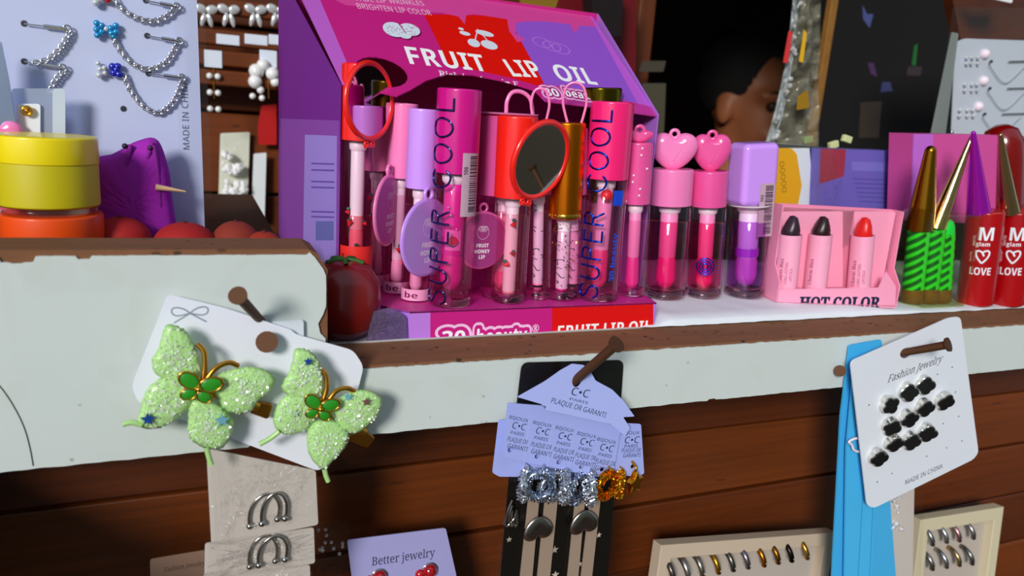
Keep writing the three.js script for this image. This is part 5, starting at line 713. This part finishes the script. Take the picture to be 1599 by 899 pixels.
// ---------- person standing in the dark room ----------
{
  const head = at(1172, 165, -1.02), S = 1, dir = V(0.22, 0, 1).normalize(), side = new THREE.Vector3().crossVectors(V(0, 1, 0), dir), up = V(0, 1, 0);
  const L = (x, y, z) => head.clone().addScaledVector(side, x).addScaledVector(up, y).addScaledVector(dir, z);   // x: towards the photo's right
  const cap = (p, a, b, ra, rb) => { const ab = b.clone().sub(a), t = Math.max(0, Math.min(1, p.clone().sub(a).dot(ab) / ab.lengthSq())); return p.distanceTo(a.clone().addScaledVector(ab, t)) - (ra + (rb - ra) * t); };
  const ell = (p, c, r) => { const d = p.clone().sub(c), q = V(d.dot(side) / r[0], d.dot(up) / r[1], d.dot(dir) / r[2]), k = q.length(); return (k - 1) * Math.min(...r); };
  const smin = (a, b, k) => { const h = Math.max(k - Math.abs(a - b), 0) / k; return Math.min(a, b) - h * h * k * 0.25; };
  const field = (bones, fine) => (p) => { let d = 9; for (const f of bones) d = smin(d, f(p), fine ? 0.022 : 0.05); return d; };
  const mc = (f, c, size, res) => { const m = new MarchingCubes(res, new THREE.MeshBasicMaterial(), false, false, 120000); m.isolation = 0; const h = res / 2; for (let k = 0; k < res; k++) for (let j = 0; j < res; j++) for (let i = 0; i < res; i++) m.field[i + j * res + k * res * res] = -f(V(c.x + (i - h) / h * size.x, c.y + (j - h) / h * size.y, c.z + (k - h) / h * size.z)) * 10; m.update(); const n = m.count ?? m.geometry.drawRange.count, g = new THREE.BufferGeometry(); g.setAttribute('position', new THREE.BufferAttribute(m.positionArray.slice(0, n * 3), 3)); const w = mergeVertices(g, 1e-5); w.scale(size.x, size.y, size.z).translate(c.x, c.y, c.z); w.computeVertexNormals(); return w; };
  const headF = field([(p) => ell(p, L(0, 0.03, -0.012), [0.074, 0.09, 0.094]), (p) => ell(p, L(0, -0.035, 0.03), [0.056, 0.075, 0.058]), (p) => cap(p, L(0, 0.005, 0.088), L(0, -0.03, 0.103), 0.009, 0.014), (p) => ell(p, L(0, -0.066, 0.082), [0.025, 0.011, 0.012]), (p) => ell(p, L(0.034, 0.018, 0.072), [0.02, 0.009, 0.012]), (p) => ell(p, L(-0.034, 0.018, 0.072), [0.02, 0.009, 0.012]), (p) => ell(p, L(-0.077, -0.012, -0.008), [0.011, 0.03, 0.018]), (p) => ell(p, L(0.077, -0.012, -0.008), [0.011, 0.03, 0.018]), (p) => cap(p, L(0, -0.06, -0.02), L(0, -0.18, -0.03), 0.052, 0.056)], true);
  const eyes = (p) => Math.max(headF(p), -Math.min(ell(p, L(0.033, -0.002, 0.088), [0.017, 0.01, 0.014]), ell(p, L(-0.033, -0.002, 0.088), [0.017, 0.01, 0.014])));
  const torso = field([(p) => cap(p, L(0, -0.16, -0.03), L(0, -0.24, -0.035), 0.055, 0.075), (p) => cap(p, L(-0.14, -0.26, -0.035), L(0.14, -0.26, -0.035), 0.062, 0.062), (p) => cap(p, L(-0.07, -0.36, -0.03), L(-0.06, -0.66, -0.03), 0.11, 0.1), (p) => cap(p, L(0.07, -0.36, -0.03), L(0.06, -0.66, -0.03), 0.11, 0.1), ...[-1, 1].flatMap((k) => [(p) => cap(p, L(k * 0.18, -0.27, -0.035), L(k * 0.22, -0.55, -0.04), 0.05, 0.042), (p) => cap(p, L(k * 0.22, -0.55, -0.04), L(k * 0.2, -0.78, 0.05), 0.04, 0.03), (p) => cap(p, L(k * 0.09, -0.74, -0.03), L(k * 0.1, -1.12, -0.03), 0.085, 0.058), (p) => cap(p, L(k * 0.1, -1.12, -0.03), L(k * 0.1, -1.52, -0.04), 0.056, 0.042), (p) => cap(p, L(k * 0.1, -1.55, -0.04), L(k * 0.11, -1.56, 0.11), 0.04, 0.032)])]);
  const g1 = mc(eyes, L(0, -0.04, 0), V(0.14, 0.17, 0.15), 64), g2 = mc(torso, L(0, -0.86, 0), V(0.36, 0.78, 0.36), 56);
  const floorY = -1.42, t = thing('person', 'dark haired person facing the stall front in the gloom, seen beside the plastic bag', 'person', V(head.x, floorY, head.z));
  into(t, mesh('body', mergeGeometries([g1, g2]), phys(0xb06a44, 0.5), scene));
  const hair = (p) => Math.max(Math.min(ell(p, L(0, 0.05, -0.03), [0.09, 0.096, 0.1]), ell(p, L(-0.01, 0.1, -0.06), [0.07, 0.06, 0.07])), -ell(p, L(0.004, -0.015, 0.09), [0.08, 0.125, 0.11]), -ell(p, L(0, -0.075, 0.02), [0.14, 0.085, 0.14]));
  into(t, mesh('hair', mc(hair, L(0, 0.05, -0.03), V(0.14, 0.16, 0.15), 52), std(0x0d0a0a, 0.85), scene));
  for (const k of [-1, 1]) { into(t, mesh('eye', ball(0.0115, L(k * 0.033, -0.002, 0.077), 14, 10), std(0x3a2a24, 0.25), scene)); into(t, mesh('eyebrow', wire([L(k * 0.016, 0.02, 0.089), L(k * 0.034, 0.026, 0.086), L(k * 0.052, 0.02, 0.075)], 0.0028, 10, false, 6), std(0x0d0a0a, 0.9), scene)); }
  const shirt = (p) => Math.max(torso(p) - 0.012, p.clone().sub(head).y + 0.21, -(p.clone().sub(head).y + 0.78)); into(t, mesh('shirt', mc(shirt, L(0, -0.5, 0), V(0.36, 0.34, 0.3), 48), std(0x14161c, 0.9), scene));
  const trousers = (p) => Math.max(torso(p) - 0.012, p.clone().sub(head).y + 0.72, -(p.clone().sub(head).y + 1.5)); into(t, mesh('trousers', mc(trousers, L(0, -1.1, 0), V(0.36, 0.44, 0.3), 48), std(0x10121a, 0.9), scene));
}
// ---------- lower bay: ring trays and cards ----------
{
  const floorY = -0.315, tray = (label, top, z, w, cells, list, grp, ivory) => {
    const a = at(...top[0], z), b = at(...top[1], z), X = b.clone().sub(a), ww = X.length(), y0 = floorY, hh = a.y - y0, pl = new Plane(V(a.x, a.y, a.z), X, V(0, 1, -0.12)), t = thing('ring_tray', label, 'tray', V((a.x + b.x) / 2, y0, z));
    const m = std(ivory, 0.6), bd = w, H2 = hh + 0.004; const sh = new THREE.Shape([[0, 0], [ww, 0], [ww, -H2], [0, -H2]].map((q) => new THREE.Vector2(...q))), h = new THREE.Path(); [[bd, -bd], [bd, -H2 + bd], [ww - bd, -H2 + bd], [ww - bd, -bd]].forEach((q, i) => (i ? h.lineTo(...q) : h.moveTo(...q))); h.closePath(); sh.holes.push(h);
    into(t, pl.set(mesh('rim', new THREE.ExtrudeGeometry(sh, { depth: 0.008, bevelEnabled: true, bevelSize: 0.0006, bevelThickness: 0.0006, bevelSegments: 2 }).translate(0, 0, -0.008), m, scene)));
    into(t, pl.set(mesh('foam', new THREE.BoxGeometry(ww - bd, H2 - bd, 0.003).translate(ww / 2, -H2 / 2, -0.0075), std(0xb8aca0, 0.9), scene)));
    list.forEach(([u, v, col], i) => { const q = pl.loc(u, v), p = pl.world(q.x, q.y, -0.005), r = thing('finger_ring', cells[i], 'ring', p, grp); mesh('band', new THREE.TorusGeometry(0.0085, 0.0019, 10, 28, Math.PI).rotateY(Math.PI / 2).rotateX(0.2).rotateZ(Math.PI / 2 * 0.06).rotateX(-Math.PI / 2 + 1.5).rotateZ(0.15), metal(col, 0.28), r); mesh('stone', new THREE.IcosahedronGeometry(0.0018, 0).translate(0, 0.001, 0.0088), M.crystal, r); r.rotation.x = 0.1; });
  };
  const ord = ['leftmost', 'second', 'third', 'fourth', 'fifth', 'sixth', 'seventh', 'eighth', 'ninth', 'rightmost'];
  tray('long ivory ring tray leaning on the plank wall', [[1033, 852], [1303, 832]], -0.028, 0.008, ord.map((o) => o + ' ring in the long ivory ring tray'), [[1047, 896, 0x6a6058], [1070, 892, 0xb8b0a8], [1092, 888, 0x9a9488], [1117, 884, 0xb8862a], [1140, 880, 0x6e6a60], [1163, 876, 0x8a8088], [1188, 873, 0xb06a20], [1210, 869, 0x8a5a1c], [1231, 866, 0x2a2420], [1255, 862, 0xc08a3a]], 'rings in the long tray', 0xc8b49c);
  tray('square cream ring tray at the lower right', [[1438, 812], [1566, 792]], -0.028, 0.009, [...Array(8)].map((_, i) => `${['first', 'second', 'third', 'fourth'][i % 4]} ring of the ${i < 4 ? 'upper' : 'lower'} row in the square tray`), [[1450, 842, 0x8a8a88], [1472, 838, 0xb0b0b0], [1492, 836, 0xb88a8a], [1514, 832, 0x9a9492], [1450, 880, 0x8a8684], [1472, 877, 0xa0a0a0], [1492, 874, 0xa8906a], [1512, 872, 0x7c7876]], 'rings in the square tray', 0xd0c4a4);
  const stand = (name, label, pts, z, col, draw, dpm = 5000) => tag(card(name, new Plane(at(...pts[0], z), V(1, 0, 0), V(0, 1, -0.1)), pts, { bg: col, draw, dpm, t: 0.0008, r: 0.0015 }), label, 'card');
  stand('jewelry_card', 'blue grey card lettered in serif type, low in the middle', [[542, 843], [696, 824], [712, 895], [735, 1060], [570, 1070]], -0.03, '#a8a4d8', (x, m) => m.text('Better jewelry', [580, 883], [679, 868], 13, { font: '$ serif', fill: '#2a2440' }));
  stand('jewelry_card', 'dull brown card with script behind the ring packets', [[234, 873], [330, 857], [332, 1000], [238, 1000]], -0.03, '#9a7a66', (x, m) => m.text('Fashion Jewelry', [256, 893], [320, 882], 7, { font: 'italic $ serif', fill: '#3a241a' }));
  for (const [i, [u, v]] of [[592, 900], [671, 890]].entries()) { const p = at(u, v, -0.028), t = thing('red_gem_stud', ['left', 'right'][i] + ' red gem stud on the blue grey card', 'earring', p, 'red gem studs'); mesh('gem', new THREE.SphereGeometry(0.0042, 14, 10), phys(0xa01018, 0.06, { clearcoat: 1 }), t); mesh('setting', new THREE.TorusGeometry(0.0042, 0.0008, 8, 20), M.silver, t); mesh('petal', new THREE.SphereGeometry(0.003, 10, 8).translate(-0.0055, -0.001, 0), phys(0xb81420, 0.1, { clearcoat: 1 }), t); }
  const t = thing('crystal_packet', 'tiny clear packet of crystals between ring packets and blue grey card', 'packet', at(512, 845, -0.035)); card('film', flatZ(-0.035, 515, 845), [[494, 815], [545, 812], [550, 900], [494, 900]], { mat: M.bag, t: 0.0002 }, t); for (let i = 0; i < 12; i++) into(t, mesh('crystal', new THREE.IcosahedronGeometry(0.0011, 0).translate(...at(497 + rnd(0, 42), 825 + rnd(0, 42), -0.033).toArray()), M.crystal, scene));
}
renderer.render(scene, camera);
